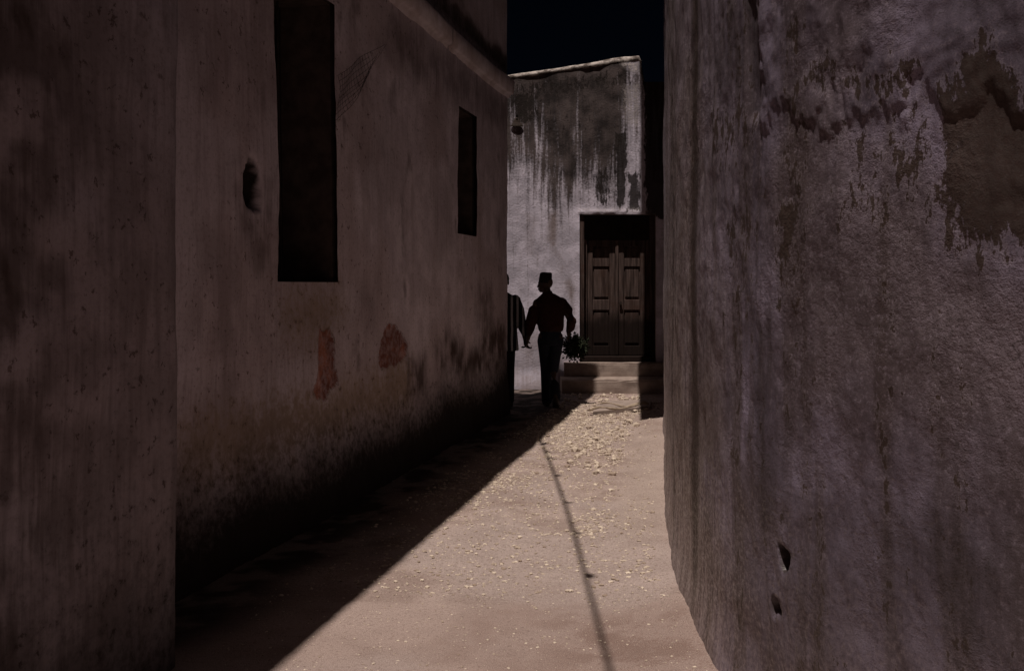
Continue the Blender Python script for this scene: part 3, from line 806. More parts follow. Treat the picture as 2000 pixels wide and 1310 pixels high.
# ================================================================== house across the end of the lane
FY = 15.4
far = empty('plastered_house', (1.0, FY, 0))
tag(far, 'whitewashed house at the end of the alley with black streaks and a double door', 'house')
dx0, dx1, dzt, dzb = 1.046, 2.225, 2.705, 0.42
fx = np.array(axis(-0.4, 2.9, 0.022, [dx0, dx1])); fx = np.concatenate([np.linspace(-5, -0.4, 12)[:-1], fx, np.linspace(2.9, 6, 8)[1:]])
fz = np.array(axis(-0.1, 4.62, 0.022, [dzb, dzt]) + [4.64, 4.66, 4.68, 4.70])
U, Zz = np.meshgrid(fx, fz, indexing='ij')
top = np.interp(U, [-5, -0.1, 1.95, 1.99, 2.05, 6], [4.80, 4.80, 5.10, 5.10, 4.75, 4.75])
ZW = np.where(Zz > 3.0, 3.0 + (Zz - 3.0) * (top - 3.0) / 1.7, Zz)
D = 0.05 * NZ[4].fbm(U * 0.8 + 3, ZW * 0.7, 3) + 0.012 * NZ[1].fbm(U * 3 + 7, ZW * 2.4, 4) + 0.007 * NZ[2].fbm(U * 12, ZW * 9, 3)
D = D + 0.022 * (0.6 + 1.5 * NZ[3].fbm(U * 6, ZW * 0 + 1, 3)) * np.exp(-((ZW - 2.745) / 0.03) ** 2) * sstep(U, 1.0, 1.06) * (1 - sstep(U, 2.0, 2.2))    # rough lip over the door
D = D + 0.06 * (1 - sstep(ZW, 0.0, 0.35))
fpx = lambda px, py: ((px - 1000) / FPX * FY, CAM_H + (HOR - py) / FPX * FY)
run = sstep(ZW + 0.9 * NZ[2].fbm(U * 4, ZW * 0.4, 4), 2.1, 3.9) * 0.60 + 0.18 * sstep(ZW, 4.0, 4.7) - 0.12
for (cx, zl, wd, a) in ((0.62, 2.5, 0.10, 0.40), (0.42, 3.0, 0.07, 0.30), (1.15, 2.75, 0.20, 0.32), (1.5, 2.8, 0.18, 0.35), (0.2, 3.4, 0.14, 0.25), (0.88, 2.9, 0.08, 0.3), (-0.1, 3.3, 0.10, 0.25)):
    run = run + a * np.exp(-((U - cx) / wd) ** 2) * sstep(ZW, zl - 0.35, zl + 0.55)
hbm = np.zeros_like(U)
for poly, s, a in ((((1205, 260), (1222, 255), (1226, 330), (1215, 415), (1203, 400)), 0.10, 0.95), (((1228, 340), (1252, 330), (1252, 412), (1225, 412)), 0.12, 0.85),
                   (((990, 160), (1245, 130), (1245, 175), (1120, 190), (990, 200)), 0.25, 0.5), (((1150, 330), (1200, 320), (1195, 400), (1160, 405)), 0.2, 0.6),
                   (((1000, 175), (1060, 175), (1050, 240), (1000, 250)), 0.2, 0.7),
                   (((1256, 90), (1340, 80), (1340, 430), (1262, 425)), 0.10, 1.0), (((1000, 160), (1200, 150), (1190, 260), (1100, 300), (1010, 230)), 0.45, 0.32)):  # tall right-hand polygon paints the cast-shadow strip blacker
    hbm = np.maximum(hbm, a * sstep(polymask(U, ZW, [fpx(*p) for p in poly], s, 0.06), 0.1, 0.9))
brm = np.zeros_like(U)
for poly, s, a in ((((1072, 420), (1088, 415), (1085, 480), (1105, 520), (1122, 560), (1120, 610), (1105, 560), (1090, 510), (1070, 470)), 0.07, 0.8),
                   (((1020, 660), (1065, 650), (1068, 760), (1016, 760)), 0.3, 0.7), (((1030, 420), (1045, 420), (1045, 500), (1030, 500)), 0.1, 0.35)):
    brm = np.maximum(brm, a * sstep(polymask(U, ZW, [fpx(*p) for p in poly], s, 0.06), 0.1, 0.9))
brm = np.maximum(brm, 0.6 * (1 - sstep(ZW, 0.2, 0.9)))
lip = np.exp(-((ZW - 2.76) / 0.05) ** 2) * sstep(U, 0.98, 1.06) * (1 - sstep(U, 2.05, 2.2)) * 0.35  # pale line painted as light caught by the lip
lip = np.maximum(lip, 0.9 * sstep(polymask(U, ZW, [fpx(*p) for p in ((1205, 115), (1246, 108), (1247, 140), (1236, 140), (1215, 128))], 0.06), 0.2, 0.8))
lip = np.maximum(lip, 0.5 * sstep(polymask(U, ZW, [fpx(*p) for p in ((1215, 170), (1248, 165), (1248, 245), (1222, 240))], 0.10), 0.2, 0.8))
uc = (fx[:-1] + fx[1:]) / 2; zc = (fz[:-1] + fz[1:]) / 2
UC, ZC = np.meshgrid(uc, zc, indexing='ij')
hole = (UC > dx0) & (UC < dx1) & (ZC > dzb) & (ZC < dzt)
fm = grid_mesh('wall', U, FY - D, ZW, np.stack([U + 80, ZW], -1), {'m1': np.stack([run, hbm, brm], -1), 'm2': np.stack([lip, 0 * lip, 0 * lip], -1)}, ~hole)
link('wall', fm, M_FAR, far)
# lumpy coping
def mat_coping():
    N = NT('bleached_coping'); v = N.objco(); n = N.noise(v, 7, 6, 0.65); f = N.noise(v, 40, 4, 0.6)
    col = N.mix(N.ss(n, 0.38, 0.62), (0.10, 0.078, 0.07), (0.55, 0.485, 0.46))
    return N.done(col, 0.9, N.bump(N.add(n, N.mul(f, 0.4)), 0.8, 0.02), 0.2)
bm = bmesh.new(); rr = []
for x in steps((-5, -0.4, 0.4), (-0.4, 2.0, 0.03)):
    t = float(np.interp(x, [-5, -0.1, 1.95, 1.99, 2.05, 6], [4.80, 4.80, 5.10, 5.10, 4.75, 4.75]))
    row = []
    for k in range(12):
        a = math.pi * 2 * k / 12
        rr_ = 1 + 0.45 * float(NZ[0].fbm(np.array(x * 2.5), np.array(k * 0.5), 4))
        bulge = 1 + 0.35 * math.exp(-((x - 1.55) / 0.35) ** 2)
        row.append(bm.verts.new((x, FY + 0.12 - 0.135 * math.cos(a) * rr_, t + 0.005 + (0.060 * math.sin(a)) * rr_ * bulge)))
    rr.append(row)
skin(bm, rr)
link('coping', mesh_bm('coping', bm), mat_coping(), far, True)
bm = bmesh.new(); box(bm, -5, 6, FY + 0.75, FY + 2.2, -0.1, 4.7); 
link('rear_wall', mesh_bm('rear_wall', bm), M_PLAIN, far)
# door reveal
bm = bmesh.new()
RV = 0.74
box(bm, dx0 - 0.12, dx0, FY + 0.03, FY + RV, 0.0, dzt + 0.1); box(bm, dx1, dx1 + 0.12, FY + 0.03, FY + RV, 0.0, dzt + 0.1)
box(bm, dx0, dx1, FY + 0.03, FY + RV, dzt, dzt + 0.12)
link('door_reveal', mesh_bm('door_reveal', bm), M_CONC, far)
DY = FY + 0.20     # face of the door leaves
zs = 0.50
# threshold beam, frame posts and lintel board
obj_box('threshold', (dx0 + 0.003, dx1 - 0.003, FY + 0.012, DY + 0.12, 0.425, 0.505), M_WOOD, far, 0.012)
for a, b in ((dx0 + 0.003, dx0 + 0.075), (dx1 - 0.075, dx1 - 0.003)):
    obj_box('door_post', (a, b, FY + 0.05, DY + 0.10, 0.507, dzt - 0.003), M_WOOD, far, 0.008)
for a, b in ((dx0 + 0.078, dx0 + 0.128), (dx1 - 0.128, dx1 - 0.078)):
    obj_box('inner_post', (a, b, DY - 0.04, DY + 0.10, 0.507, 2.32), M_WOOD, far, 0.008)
obj_box('lintel_board', (dx0 + 0.078, dx1 - 0.078, DY - 0.03, DY + 0.10, 2.323, dzt - 0.003), M_SHUT, far, 0.008)
lx0, lx1 = dx0 + 0.131, dx1 - 0.131; lm = (lx0 + lx1) / 2 + 0.005
zt = 2.318
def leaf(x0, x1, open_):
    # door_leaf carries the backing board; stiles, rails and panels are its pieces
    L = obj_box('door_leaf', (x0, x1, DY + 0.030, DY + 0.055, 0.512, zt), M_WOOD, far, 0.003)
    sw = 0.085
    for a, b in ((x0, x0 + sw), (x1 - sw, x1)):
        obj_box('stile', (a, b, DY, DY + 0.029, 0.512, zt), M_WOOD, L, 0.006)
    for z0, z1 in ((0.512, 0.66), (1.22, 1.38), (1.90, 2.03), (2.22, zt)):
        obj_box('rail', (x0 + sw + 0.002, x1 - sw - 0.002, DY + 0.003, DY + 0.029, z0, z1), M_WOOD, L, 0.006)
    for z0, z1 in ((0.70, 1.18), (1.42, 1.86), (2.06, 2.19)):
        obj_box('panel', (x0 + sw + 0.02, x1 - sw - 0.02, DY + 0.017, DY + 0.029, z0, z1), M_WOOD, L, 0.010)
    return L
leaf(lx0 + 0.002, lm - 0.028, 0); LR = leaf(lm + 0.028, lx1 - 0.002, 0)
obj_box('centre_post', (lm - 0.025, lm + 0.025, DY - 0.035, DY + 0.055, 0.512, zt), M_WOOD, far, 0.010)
bm = bmesh.new(); tube(bm, [(lm + 0.06, DY - 0.035, 1.33), (lm + 0.06, DY - 0.002, 1.33)], 0.018, 10); tube(bm, [(lm + 0.06, DY - 0.045, 1.33), (lm + 0.06, DY - 0.034, 1.33)], 0.026, 10)
link('door_knob', mesh_bm('door_knob', bm), M_STEEL, LR)
# two worn steps
def step(x0, x1, y0, y1, z0, z1, seed):
    bm = bmesh.new(); box(bm, x0, x1, y0, y1, z0, z1)
    bmesh.ops.subdivide_edges(bm, edges=list(bm.edges), cuts=14, use_grid_fill=True)
    for v in bm.verts:
        k = float(NZ[2].fbm(np.array(v.co.x * 5 + seed), np.array(v.co.z * 7 + v.co.y * 3), 3))
        v.co.y += 0.02 * k; v.co.z += 0.014 * float(NZ[1].fbm(np.array(v.co.x * 3 + seed), np.array(v.co.y * 5), 3)) * (v.co.z > z0 + 0.01)
        if v.co.z > z1 - 0.02 and v.co.y < y0 + 0.03: v.co.z -= 0.012; v.co.y += 0.010
    return link('step', mesh_bm('step', bm), M_CONC, far, False)
step(0.74, 2.75, 14.81, FY - 0.06, -0.1, 0.21, 0.0)
step(0.80, 2.70, 15.24, FY + 0.011, 0.20, 0.42, 5.0)

# ================================================================== fitting high on the end wall
fit = empty('lamp_hood', (0.06, FY - 0.02, 4.1))
tag(fit, 'small dark hooded fitting high on the streaked end wall', 'fitting')
bm = bmesh.new()
rr = [ring(bm, Vector((0.075, FY - 0.012, z)), Vector((r, 0, 0)), Vector((0, r * 0.22, 0)), 16) for z, r in ((4.20, 0.02), (4.17, 0.04), (4.12, 0.06), (4.075, 0.095), (4.06, 0.095))]
skin(bm, rr); link('hood', mesh_bm('hood', bm), M_STEEL, fit)
bm = bmesh.new(); tube(bm, [(0.075, FY + 0.04, 4.23), (0.075, FY - 0.012, 4.23), (0.075, FY - 0.02, 4.18)], 0.014, 8)
link('bracket', mesh_bm('bracket', bm), M_STEEL, fit)

# ================================================================== torn netting on the left wall
bm = bmesh.new()
A, B_, Cc = lpx(742, 87), lpx(651, 148), lpx(651, 236)
def nt(s, t):   # s along from the window edge to the tip, t across
    u = (B_[0] * (1 - t) + Cc[0] * t) * (1 - s) + A[0] * s; z = (B_[1] * (1 - t) + Cc[1] * t) * (1 - s) + A[1] * s
    z -= 0.10 * (1 - abs(2 * t - 1)) * s * (1 - s) * 2
    bow = 0.25 * s * (1 - s)
    z -= bow * (t - 0.2)
    return LM @ Vector((u, 0.035 + 0.02 * math.sin(s * 9 + t * 5), z))
for k in range(9):
    t = k / 8; tube(bm, [nt(s, t) for s in np.linspace(0, 1 if k in (0, 8) else 0.55 + 0.1 * (k % 4), 10)], 0.0015, 4)
for k in range(16):
    s = k / 22; tube(bm, [nt(s, t) for t in np.linspace(0, 1, 6)], 0.0012, 4)
tag(link('torn_netting', mesh_bm('torn_netting', bm), M_ROPE), 'wisp of torn netting hanging beside the tall dark window', 'netting')

# ================================================================== cable over the lane (seen by its shadow)
g0, g1 = gnd(1057, 862), gnd(1192, 1310)
pts = []
for k in range(-3, 31):
    t = k / 20.0
    zc_ = 5.9 - 0.5 * math.sin(math.pi * min(max(t, 0), 1.5) / 1.5) * 0.3
    g = g0.lerp(g1, t)
    bow = 0.10 * math.sin(math.pi * min(max(t, 0), 1)) 
    pts.append(Vector((g.x - SV.x * zc_ + bow * 0.35, g.y - SV.y * zc_, zc_)))
cb = empty('overhead_cable', pts[0])
tag(cb, 'black cable strung along over the alley, casting the thin line of shadow', 'cable')
bm = bmesh.new(); tube(bm, pts, 0.0135, 8); link('cable', mesh_bm('cable', bm), M_ROPE, cb)
for t, s in ((3.6, 0.05), (5.2, 0.03), (6.5, 0.036), (9.0, 0.028), (12.5, 0.03), (15.5, 0.026), (18.5, 0.03)):
    i = int(t); p = pts[i].lerp(pts[i + 1], t - i)
    bm = bmesh.new(); ball(bm, p + Vector((0.02, 0, -0.01)), (s, s * 1.3, s), 2)
    for v in bm.verts: v.co += Vector((rng.uniform(-.3, .3), rng.uniform(-.3, .3), rng.uniform(-.3, .3))) * s
    link('knot', mesh_bm('knot', bm), M_ROPE, cb)

# ================================================================== stones
ico = bmesh.new(); bmesh.ops.create_icosphere(ico, subdivisions=1, radius=1.0)
IV = np.array([v.co[:] for v in ico.verts]); IF = np.array([[v.index for v in f.verts] for f in ico.faces]); ico.free()
rs = np.random.RandomState(11)
def scatter(name, spots, sizes, flat, sink):
    V = []; F = []
    for k, ((x, y), s) in enumerate(zip(spots, sizes)):
        a = rs.rand() * 6.28; ca, sa = math.cos(a), math.sin(a)
        d = IV * (1 + 0.35 * (rs.rand(len(IV), 1) - 0.5)) * np.array([s * (0.8 + 0.7 * rs.rand()), s * (0.7 + 0.4 * rs.rand()), s * flat * (0.7 + 0.6 * rs.rand())])
        q = np.stack([d[:, 0] * ca - d[:, 1] * sa, d[:, 0] * sa + d[:, 1] * ca, d[:, 2]], -1)
        z = float(ground_z(np.array(x), np.array(y)))
        V.append(q + np.array([x, y, z + s * sink])); F.append(IF + len(IV) * k)
    me = bpy.data.meshes.new(name); me.from_pydata(np.vstack(V).tolist(), [], np.vstack(F).tolist())
    return link(name, me, M_STONE)
spots = []; sizes = []
while len(spots) < 15000:
    y = rs.uniform(4.6, 13.6); x = rs.uniform(max(lw_x(y) + 0.3, -1.3), rw_x(y) - 0.1)
    d = rw_x(y) - x
    if x - lw_x(y) < rs.uniform(0.4, 0.9): continue
    p = 0.25 + 1.1 * float(sstep(NZ[2].fbm(np.array(x * 1.3), np.array(y * 0.9), 3), -0.1, 0.12))
    p *= float(sstep(np.array(y + 0.5 * float(NZ[1].fbm(np.array(x * 2), np.array(y * 2), 3))), 4.8, 5.5))
    if d < 0.4 and y > 6: p *= 0.25
    if y < 5: p *= 0.3
    if rs.rand() < p: spots.append((x, y)); sizes.append(0.004 + 0.011 * rs.rand() ** 2.5 + (0.008 if rs.rand() < 0.03 else 0))
while len(spots) < 15900:
    y = rs.uniform(3.6, 5.2); x = rs.uniform(-1.3, rw_x(y) - 0.05)
    spots.append((x, y)); sizes.append(0.003 + 0.005 * rs.rand() ** 3)
tag(scatter('pebbles', spots, sizes, 0.55, 0.12), 'pale coral pebbles trodden into the sunlit alley floor', 'pebbles', kind='stuff')
spots = []; sizes = []
while len(spots) < 420:
    y = rs.uniform(8.2, 14.75); x = rs.uniform(0.35, 1.75) * 0.9 + (y - 10) * 0.07
    if x > rw_x(y) - 0.42: continue
    spots.append((x, y)); sizes.append(0.012 + 0.022 * rs.rand() ** 2)
tag(scatter('rubble', spots, sizes, 0.7, 0.25), 'loose small rubble strewn on the path before the steps', 'rubble', kind='stuff')
big = [(1113, 905), (1128, 893), (1122, 880), (1150, 870), (1161, 838), (1172, 786), (1187, 785), (1196, 790), (1210, 778), (1222, 783), (1236, 780), (1246, 776), (1205, 838), (1230, 826), (1242, 833), (1190, 850), (1215, 853), (1140, 885), (1180, 775), (1240, 786), (1226, 850), (1165, 858)]
for k, (px, py) in enumerate(big):
    g = gnd(px, py); s = 0.024 + 0.022 * rs.rand()
    o = scatter('rubble_stone', [(0, 0)], [s], 0.8, 0)
    for v in o.data.vertices: v.co.z -= float(ground_z(np.array(0.0), np.array(0.0)))
    o.location = (g.x, g.y, float(ground_z(np.array(g.x), np.array(g.y))) + s * 0.35)
    o['_'] = 0; del o['_']
    tag(o, 'fist-sized pale rubble stone lying on the path before the steps', 'stone', 'rubble stones before the steps')

# two canes and a thin broken slab in front of the steps
def cane(pa, pb, sag, r, label):
    a, b = gnd(*pa), gnd(*pb); bm = bmesh.new(); pts = []
    for k in range(13):
        t = k / 12; p = a.lerp(b, t)
        p.y += sag * math.sin(math.pi * t) + 0.02 * math.sin(t * 14)
        p.z = float(ground_z(np.array(p.x), np.array(p.y))) * 0.3 + 0.062 + r + 0.02 * math.sin(t * 9)
        pts.append(p)
    tube(bm, pts, [r * (0.8 + 0.3 * math.sin(k * 1.7)) for k in range(13)], 7)
    tag(link('cane', mesh_bm('cane', bm), M_STICK), label, 'stick', 'sticks before the steps')
cane((1172, 799), (1262, 797), -0.22, 0.013, 'darker bent stick lying nearest the door steps')
cane((1152, 813), (1266, 802), 0.0, 0.017, 'pale straight stick lying along the edge of the cement slab')
bm = bmesh.new()
q = [gnd(*p) for p in ((1158, 811), (1270, 800), (1272, 786), (1190, 789), (1166, 797))]
lo = [bm.verts.new((p.x, p.y, -0.05)) for p in q]; hi = [bm.verts.new((p.x, p.y, 0.05)) for p in q]
bm.faces.new(lo); bm.faces.new(hi)
for i in range(len(q)): bm.faces.new((lo[i], lo[(i + 1) % len(q)], hi[(i + 1) % len(q)], hi[i]))
bevel(bm, 0.008)
tag(link('cement_slab', mesh_bm('cement_slab', bm), M_CONC), 'thin broken cement slab set in the path before the steps', 'slab')

# ================================================================== people
def face_frame(f):
    f = Vector(f).normalized(); r = f.cross(Vector((0, 0, 1))).normalized()
    return Matrix((( r.x, f.x, 0, 0), (r.y, f.y, 0, 0), (0, 0, 1, 0), (0, 0, 0, 1)))   # local x right, y forward
def head(bm, c, f, s=1.0):
    F = face_frame(f); c = Vector(c)
    P = lambda x, y, z: c + (F @ Vector((x, y, z))) * s
    R = F.to_3x3().to_4x4()
    b = lambda p, r, sub=3: ball(bm, P(*p), tuple(k * s for k in r), sub, R)
    b((0, -0.012, 0.025), (0.074, 0.094, 0.092)); b((0, 0.030, -0.045), (0.056, 0.062, 0.070)); b((0, 0.062, -0.088), (0.028, 0.026, 0.022))
    b((0, 0.096, -0.018), (0.012, 0.016, 0.024)); b((0, 0.106, -0.034), (0.018, 0.014, 0.012))        # nose
    b((0, 0.092, -0.060), (0.025, 0.010, 0.007)); b((0, 0.090, -0.073), (0.023, 0.011, 0.008))        # lips
    for sx in (-1, 1):
        b((sx * 0.030, 0.080, 0.020), (0.026, 0.012, 0.010)); b((sx * 0.032, 0.076, 0.000), (0.014, 0.012, 0.010))   # brow, eye
        b((sx * 0.076, -0.010, -0.012), (0.010, 0.022, 0.034)); b((sx * 0.045, 0.058, -0.030), (0.022, 0.020, 0.022))  # ear, cheek
    return P
def hand(bm, wrist, d, palm_n, curl=0.7, side=1):
    """wrist point, direction of the fingers, palm normal; five separate bent fingers"""
    w_ = Vector(wrist); d = Vector(d).normalized(); n = Vector(palm_n); n = (n - d * n.dot(d)).normalized(); s = d.cross(n) * side
    capsule(bm, [w_ - d * 0.03, w_ + d * 0.02], [0.026, 0.026])
    for k in range(4):
        o = s * (0.030 - 0.020 * k)
        capsule(bm, [w_ + d * 0.01 + o * 0.6, w_ + d * 0.085 + o], [0.015, 0.0125])
        L = (0.040, 0.046, 0.043, 0.033)[k]; p = w_ + d * 0.088 + o * 1.08; a = 0.0; ch = [p]
        for j in range(3):
            a += curl * (0.7 + 0.15 * j); dirn = d * math.cos(a) + n * math.sin(a)
            p = p + dirn * L * (1, 0.75, 0.6)[j]; ch.append(p)
        capsule(bm, ch, [0.0105, 0.0098, 0.009, 0.008])
    t0 = w_ + d * 0.025 + s * 0.024
    capsule(bm, [t0, t0 + (d * 0.6 + s * 0.6 + n * 0.3).normalized() * 0.042, t0 + (d * 0.75 + s * 0.45 + n * 0.5).normalized() * 0.078], [0.014, 0.0118, 0.009])
def V3(*a): return Vector(a)
def foot(bm, ank, d, pitch=0.0):
    d = Vector(d).normalized(); a = Vector(ank)
    dn = (d * math.cos(pitch) - Vector((0, 0, 1)) * math.sin(pitch)); up = Vector((0, 0, 1))
    heel = a - d * 0.05 - up * 0.055; ball_ = a + dn * 0.115 - up * 0.065; toe = a + dn * 0.175 - up * 0.072
    capsule(bm, [heel, ball_, toe], [0.036, 0.040, 0.028]); capsule(bm, [a, heel + dn * 0.05 + up * 0.02], [0.042, 0.045])

# --- man with the round cap, walking away, face turned left
p2 = Vector((0.510, 13.2, float(ground_z(np.array(0.510), np.array(13.2)))))
man = empty('person', p2)
tag(man, 'man in maroon shirt and round cap walking away with a leafy bundle', 'person')
def W2(x, y, z): return p2 + Vector((x, y, z))
bm = bmesh.new()
fdir = (-0.90, 0.42, 0)
hc = W2(-0.068, 0.03, 1.625)
head(bm, hc, fdir)
capsule(bm, [W2(-0.055, 0.01, 1.55), W2(-0.02, 0.0, 1.42)], [0.056, 0.062])
loft(bm, [(*W2(0, 0, 0.90), 0.15, 0.10), (*W2(0, 0, 1.05), 0.135, 0.095), (*W2(0, 0, 1.25), 0.165, 0.105), (*W2(-0.01, 0, 1.38), 0.185, 0.10), (*W2(-0.015, 0, 1.45), 0.11, 0.075)])
ls, le, lw = W2(-0.175, 0.0, 1.375), W2(-0.245, 0.00, 1.15), W2(-0.292, 0.045, 0.915)
rs_, re, rw = W2(0.165, 0.0, 1.385), W2(0.268, -0.05, 1.135), W2(0.246, 0.10, 0.965)
capsule(bm, [ls, le, lw], [0.058, 0.043, 0.028]); capsule(bm, [rs_, re, rw], [0.058, 0.043, 0.028])
hand(bm, lw, V3(-0.15, 0.10, -1), V3(-1, 0.2, 0), 0.65, 1)
hand(bm, rw, V3(0.12, 0.25, -1), V3(-1, 0.3, -0.1), 0.9, -1)
LL = [W2(-0.085, 0.0, 0.92), W2(-0.055, 0.10, 0.50), W2(-0.045, 0.10, 0.095)]; RL = [W2(0.085, 0.0, 0.92), W2(0.035, 0.0, 0.50), W2(0.055, -0.24, 0.17)]
for L in (LL, RL): capsule(bm, L, [0.085, 0.056, 0.038])
foot(bm, LL[2], (-0.1, 1, 0)); foot(bm, RL[2] , (0.1, 1, 0), 0.75)
remeshed('body', bm, 0.0055, M_SKIN, man, 3)
bm = bmesh.new()   # loose long-sleeved shirt, bloused over the belt
loft(bm, [(*W2(0.005, 0, 0.995), 0.146, 0.112), (*W2(0.005, 0, 1.01), 0.162, 0.128), (*W2(0.005, 0, 1.06), 0.174, 0.140), (*W2(0, 0, 1.16), 0.180, 0.138), (*W2(0, 0, 1.28), 0.190, 0.128),
          (*W2(-0.005, 0, 1.36), 0.205, 0.118), (*W2(-0.01, 0, 1.41), 0.190, 0.105), (*W2(-0.015, 0, 1.455), 0.145, 0.088), (*W2(-0.03, 0, 1.50), 0.080, 0.070)], 28)
capsule(bm, [ls + V3(0.02, 0, 0), W2(-0.222, -0.01, 1.28), le + V3(-0.008, -0.02, 0), W2(-0.275, 0.02, 1.03), lw + V3(0.012, -0.01, 0.050)], [0.068, 0.072, 0.076, 0.066, 0.040])
capsule(bm, [rs_ + V3(-0.02, 0, 0), W2(0.228, -0.02, 1.28), re + V3(0.008, -0.01, 0), W2(0.268, 0.02, 1.05), rw + V3(0, -0.015, 0.035)], [0.068, 0.070, 0.069, 0.060, 0.038])
tube(bm, [W2(-0.035, 0.0, 1.475), W2(-0.045, 0.004, 1.525)], [0.070, 0.066], 16)
remeshed('shirt', bm, 0.009, M_SHIRT, man, 3)
bm = bmesh.new()
loft(bm, [(*W2(0, 0, 0.82), 0.150, 0.118), (*W2(0, 0, 0.92), 0.152, 0.122), (*W2(0.003, 0, 1.03), 0.136, 0.108)], 24)
for L, e in ((LL, W2(-0.045, 0.085, 0.075)), (RL, W2(0.055, -0.215, 0.150))):
    capsule(bm, [L[0] + V3(0, 0, -0.04), L[0].lerp(L[1], 0.5), L[1], L[1].lerp(e, 0.6), e], [0.092, 0.084, 0.076, 0.073, 0.071])
remeshed('trousers', bm, 0.010, M_TROUS, man, 3)
bm = bmesh.new()   # stiff embroidered cap, slightly flared, flat crown
CF = face_frame(fdir).to_3x3()
rr = []
for z, r, fl in ((0.0, 0.0785, 0), (0.03, 0.079, 0), (0.08, 0.0775, 0), (0.125, 0.0755, 0), (0.145, 0.072, 0), (0.156, 0.065, 0), (0.162, 0.048, 0), (0.163, 0.02, 0)):
    c = hc + V3(-0.004 + 0.10 * z, -0.008, 0.018 + z * 0.86)
    rr.append(ring(bm, c, CF @ V3(r * 0.95, 0, 0), CF @ V3(0, r * 1.12, 0.010 - 0.05 * z), 28))
skin(bm, rr); link('cap', mesh_bm('cap', bm), M_CAP, man, False)
bm = bmesh.new()
for L, d, pt in ((LL, (-0.1, 1, 0), 0.0), (RL, (0.1, 1, 0), 0.75)):
    d = Vector(d).normalized(); dn = d * math.cos(pt) - V3(0, 0, 1) * math.sin(pt); a = L[2]; up = V3(0, 0, 1)
    capsule(bm, [a - d * 0.05 - up * 0.057, a + dn * 0.115 - up * 0.066, a + dn * 0.18 - up * 0.072], [0.041, 0.045, 0.033])
remeshed('sandals', bm, 0.008, M_SHOE, man, 2)

# --- man in the striped shirt, mostly behind the house corner
p1 = Vector((-0.125, 13.37, float(ground_z(np.array(-0.125), np.array(13.37)))))
man1 = empty('person', p1)
tag(man1, 'man in striped shirt half hidden behind the corner, hand in hand with companion', 'person')
def W1(x, y, z): return p1 + Vector((x, y, z))
bm = bmesh.new()
f1 = (-0.25, 0.97, 0); hc1 = W1(0.0, 0.02, 1.655)
P1 = head(bm, hc1, f1)
capsule(bm, [W1(0, 0.0, 1.58), W1(0, -0.01, 1.44)], [0.056, 0.062])
loft(bm, [(*W1(0, 0, 0.90), 0.15, 0.10), (*W1(0, 0, 1.05), 0.14, 0.095), (*W1(0, 0, 1.27), 0.17, 0.105), (*W1(0, 0, 1.40), 0.185, 0.10), (*W1(0, 0, 1.475), 0.11, 0.075)])
s1r, e1r, w1r = W1(0.185, 0.0, 1.415), W1(0.245, -0.02, 1.14), W1(0.295, -0.03, 0.905)
s1l, e1l, w1l = W1(-0.185, 0.0, 1.415), W1(-0.25, -0.04, 1.14), W1(-0.25, 0.06, 0.90)
capsule(bm, [s1r, e1r, w1r], [0.058, 0.043, 0.028]); capsule(bm, [s1l, e1l, w1l], [0.058, 0.043, 0.028])
hand(bm, w1r, V3(0.15, -0.05, -1), V3(0.9, -0.5, 0), 0.65, -1)
hand(bm, w1l, V3(0.05, 0.2, -1), V3(1, 0.2, 0), 0.4, 1)
L1 = [W1(-0.085, 0, 0.93), W1(-0.075, 0.09, 0.50), W1(-0.075, 0.02, 0.095)]; R1 = [W1(0.085, 0, 0.93), W1(0.085, 0.03, 0.50), W1(0.085, -0.13, 0.11)]
for L in (L1, R1): capsule(bm, L, [0.085, 0.056, 0.038])
foot(bm, L1[2], (0, 1, 0)); foot(bm, R1[2], (0.1, 1, 0), 0.2)
remeshed('body', bm, 0.0055, M_SKIN, man1, 3)
bm = bmesh.new()
loft(bm, [(*W1(0.01, 0, 0.735), 0.205, 0.150), (*W1(0.01, 0, 0.76), 0.207, 0.152), (*W1(0.005, 0, 0.95), 0.195, 0.140), (*W1(0, 0, 1.15), 0.185, 0.130), (*W1(0, 0, 1.30), 0.200, 0.128),
          (*W1(0, 0, 1.40), 0.208, 0.118), (*W1(0, 0, 1.455), 0.180, 0.100), (*W1(0, 0, 1.49), 0.110, 0.085), (*W1(0, 0, 1.515), 0.070, 0.068)], 28)
capsule(bm, [s1r + V3(-0.02, 0, 0), W1(0.222, -0.01, 1.28), e1r, W1(0.268, -0.025, 1.03), w1r + V3(0, 0, 0.05)], [0.072, 0.070, 0.066, 0.056, 0.040])
capsule(bm, [s1l + V3(0.02, 0, 0), W1(-0.228, -0.01, 1.28), e1l, W1(-0.25, 0.02, 1.03), w1l + V3(0, 0, 0.05)], [0.072, 0.070, 0.066, 0.056, 0.040])
remeshed('shirt', bm, 0.009, M_STRIPE, man1, 3)
bm = bmesh.new()
loft(bm, [(*W1(0, 0, 0.82), 0.155, 0.118), (*W1(0, 0, 0.92), 0.155, 0.122), (*W1(0, 0, 1.02), 0.14, 0.108)], 24)
for L in (L1, R1):
    e = L[2] + V3(0, 0.0, -0.015)
    capsule(bm, [L[0] + V3(0, 0, -0.04), L[0].lerp(L[1], 0.5), L[1], L[1].lerp(e, 0.6), e], [0.094, 0.086, 0.076, 0.072, 0.070])
remeshed('trousers', bm, 0.010, M_TROUS2, man1, 3)
bm = bmesh.new()
F1 = face_frame(f1).to_3x3().to_4x4()
ball(bm, P1(0, -0.020, 0.040), (0.081, 0.098, 0.092), 4, F1)
for v in bm.verts:
    l = F1.inverted().to_3x3() @ (v.co - hc1)
    if l.z < -0.01 + 0.35 * max(0, l.y + 0.02): v.co += (hc1 - v.co) * 0.25
    v.co += Vector((rng.uniform(-1, 1), rng.uniform(-1, 1), rng.uniform(-1, 1))) * 0.0015
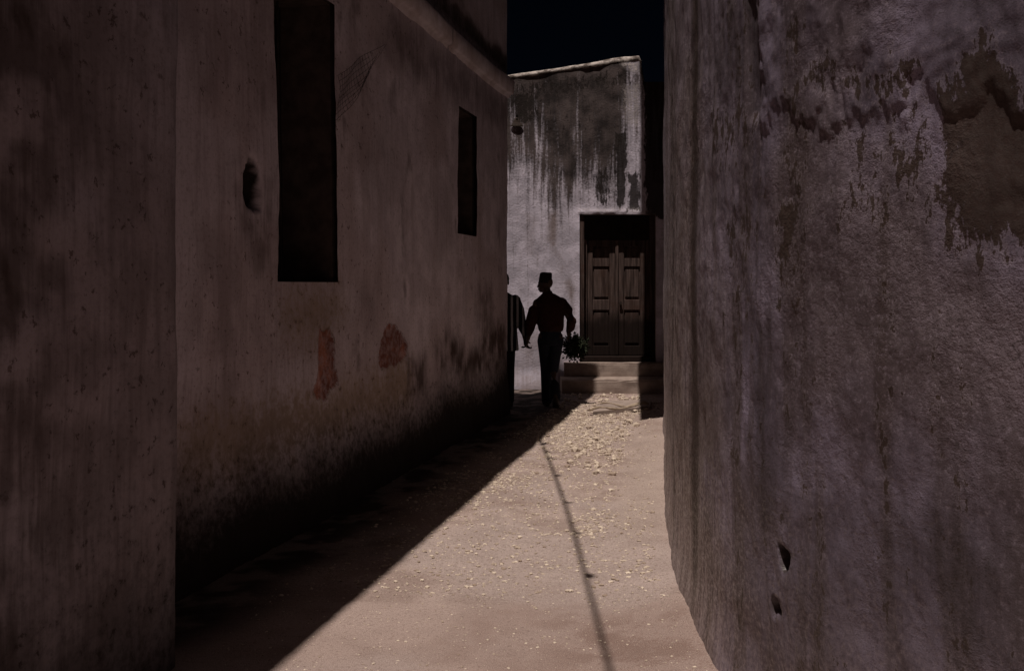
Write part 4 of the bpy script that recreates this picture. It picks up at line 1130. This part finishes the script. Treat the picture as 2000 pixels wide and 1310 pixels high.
link('hair', mesh_bm('hair', bm), M_HAIR, man1, True)
bm = bmesh.new()
for L, d, pt in ((L1, (0, 1, 0), 0.0), (R1, (0.1, 1, 0), 0.2)):
    d = Vector(d).normalized(); dn = d * math.cos(pt) - V3(0, 0, 1) * math.sin(pt); a = L[2]; up = V3(0, 0, 1)
    capsule(bm, [a - d * 0.05 - up * 0.057, a + dn * 0.115 - up * 0.066, a + dn * 0.18 - up * 0.072], [0.041, 0.045, 0.033])
remeshed('sandals', bm, 0.008, M_SHOE, man1, 2)

# ================================================================== leafy bundle in his right hand
bc2 = rw + V3(0.085, 0.06, -0.185)
bd = empty('leafy_bundle', rw + V3(0.02, 0.03, -0.10))
tag(bd, 'round bunch of dark leaves hanging from the capped man\'s right hand', 'bundle')
gp = rw + V3(0.015, 0.03, -0.095)
bm = bmesh.new(); tips = []
for k in range(16):
    a = rng.uniform(0, 6.28); e = rng.uniform(-1, 1)
    t = bc2 + V3(math.cos(a) * 0.14 * math.sqrt(1 - e * e), math.sin(a) * 0.12 * math.sqrt(1 - e * e), e * 0.14)
    tube(bm, [gp + V3(-0.01, 0, 0.03), gp.lerp(t, 0.4) + V3(rng.uniform(-.02, .02), rng.uniform(-.02, .02), 0), t], [0.005, 0.004, 0.002], 5); tips.append(t)
link('stems', mesh_bm('stems', bm), M_LEAF, bd)
V = []; F = []
for k in range(1300):
    a = rng.uniform(0, 6.28); e = rng.uniform(-1, 1); q = rng.random() ** 0.45
    dirn = V3(math.cos(a) * math.sqrt(1 - e * e), math.sin(a) * math.sqrt(1 - e * e), e)
    lump = 1 + 0.22 * math.sin(5 * a + 3 * e) 
    c = bc2 + V3(dirn.x * 0.182 * q, dirn.y * 0.145 * q, dirn.z * 0.172 * q) * lump
    L = rng.uniform(0.025, 0.055); wd = L * rng.uniform(0.25, 0.42)
    f = (dirn + V3(rng.uniform(-.9, .9), rng.uniform(-.9, .9), rng.uniform(-1.0, .6))).normalized()
    s = f.cross(V3(rng.uniform(-1, 1), rng.uniform(-1, 1), rng.uniform(-1, 1))).normalized(); n = f.cross(s)
    i = len(V)
    V += [c - f * L * 0.5, c + s * wd + n * wd * 0.4, c + f * L * 0.6, c - s * wd + n * wd * 0.4, c]
    F += [(i, i + 1, i + 4), (i + 1, i + 2, i + 4), (i + 2, i + 3, i + 4), (i + 3, i, i + 4)]
me = bpy.data.meshes.new('leaves'); me.from_pydata([tuple(v) for v in V], [], F)
tag(link('leaves', me, M_LEAF, bd), kind='stuff')
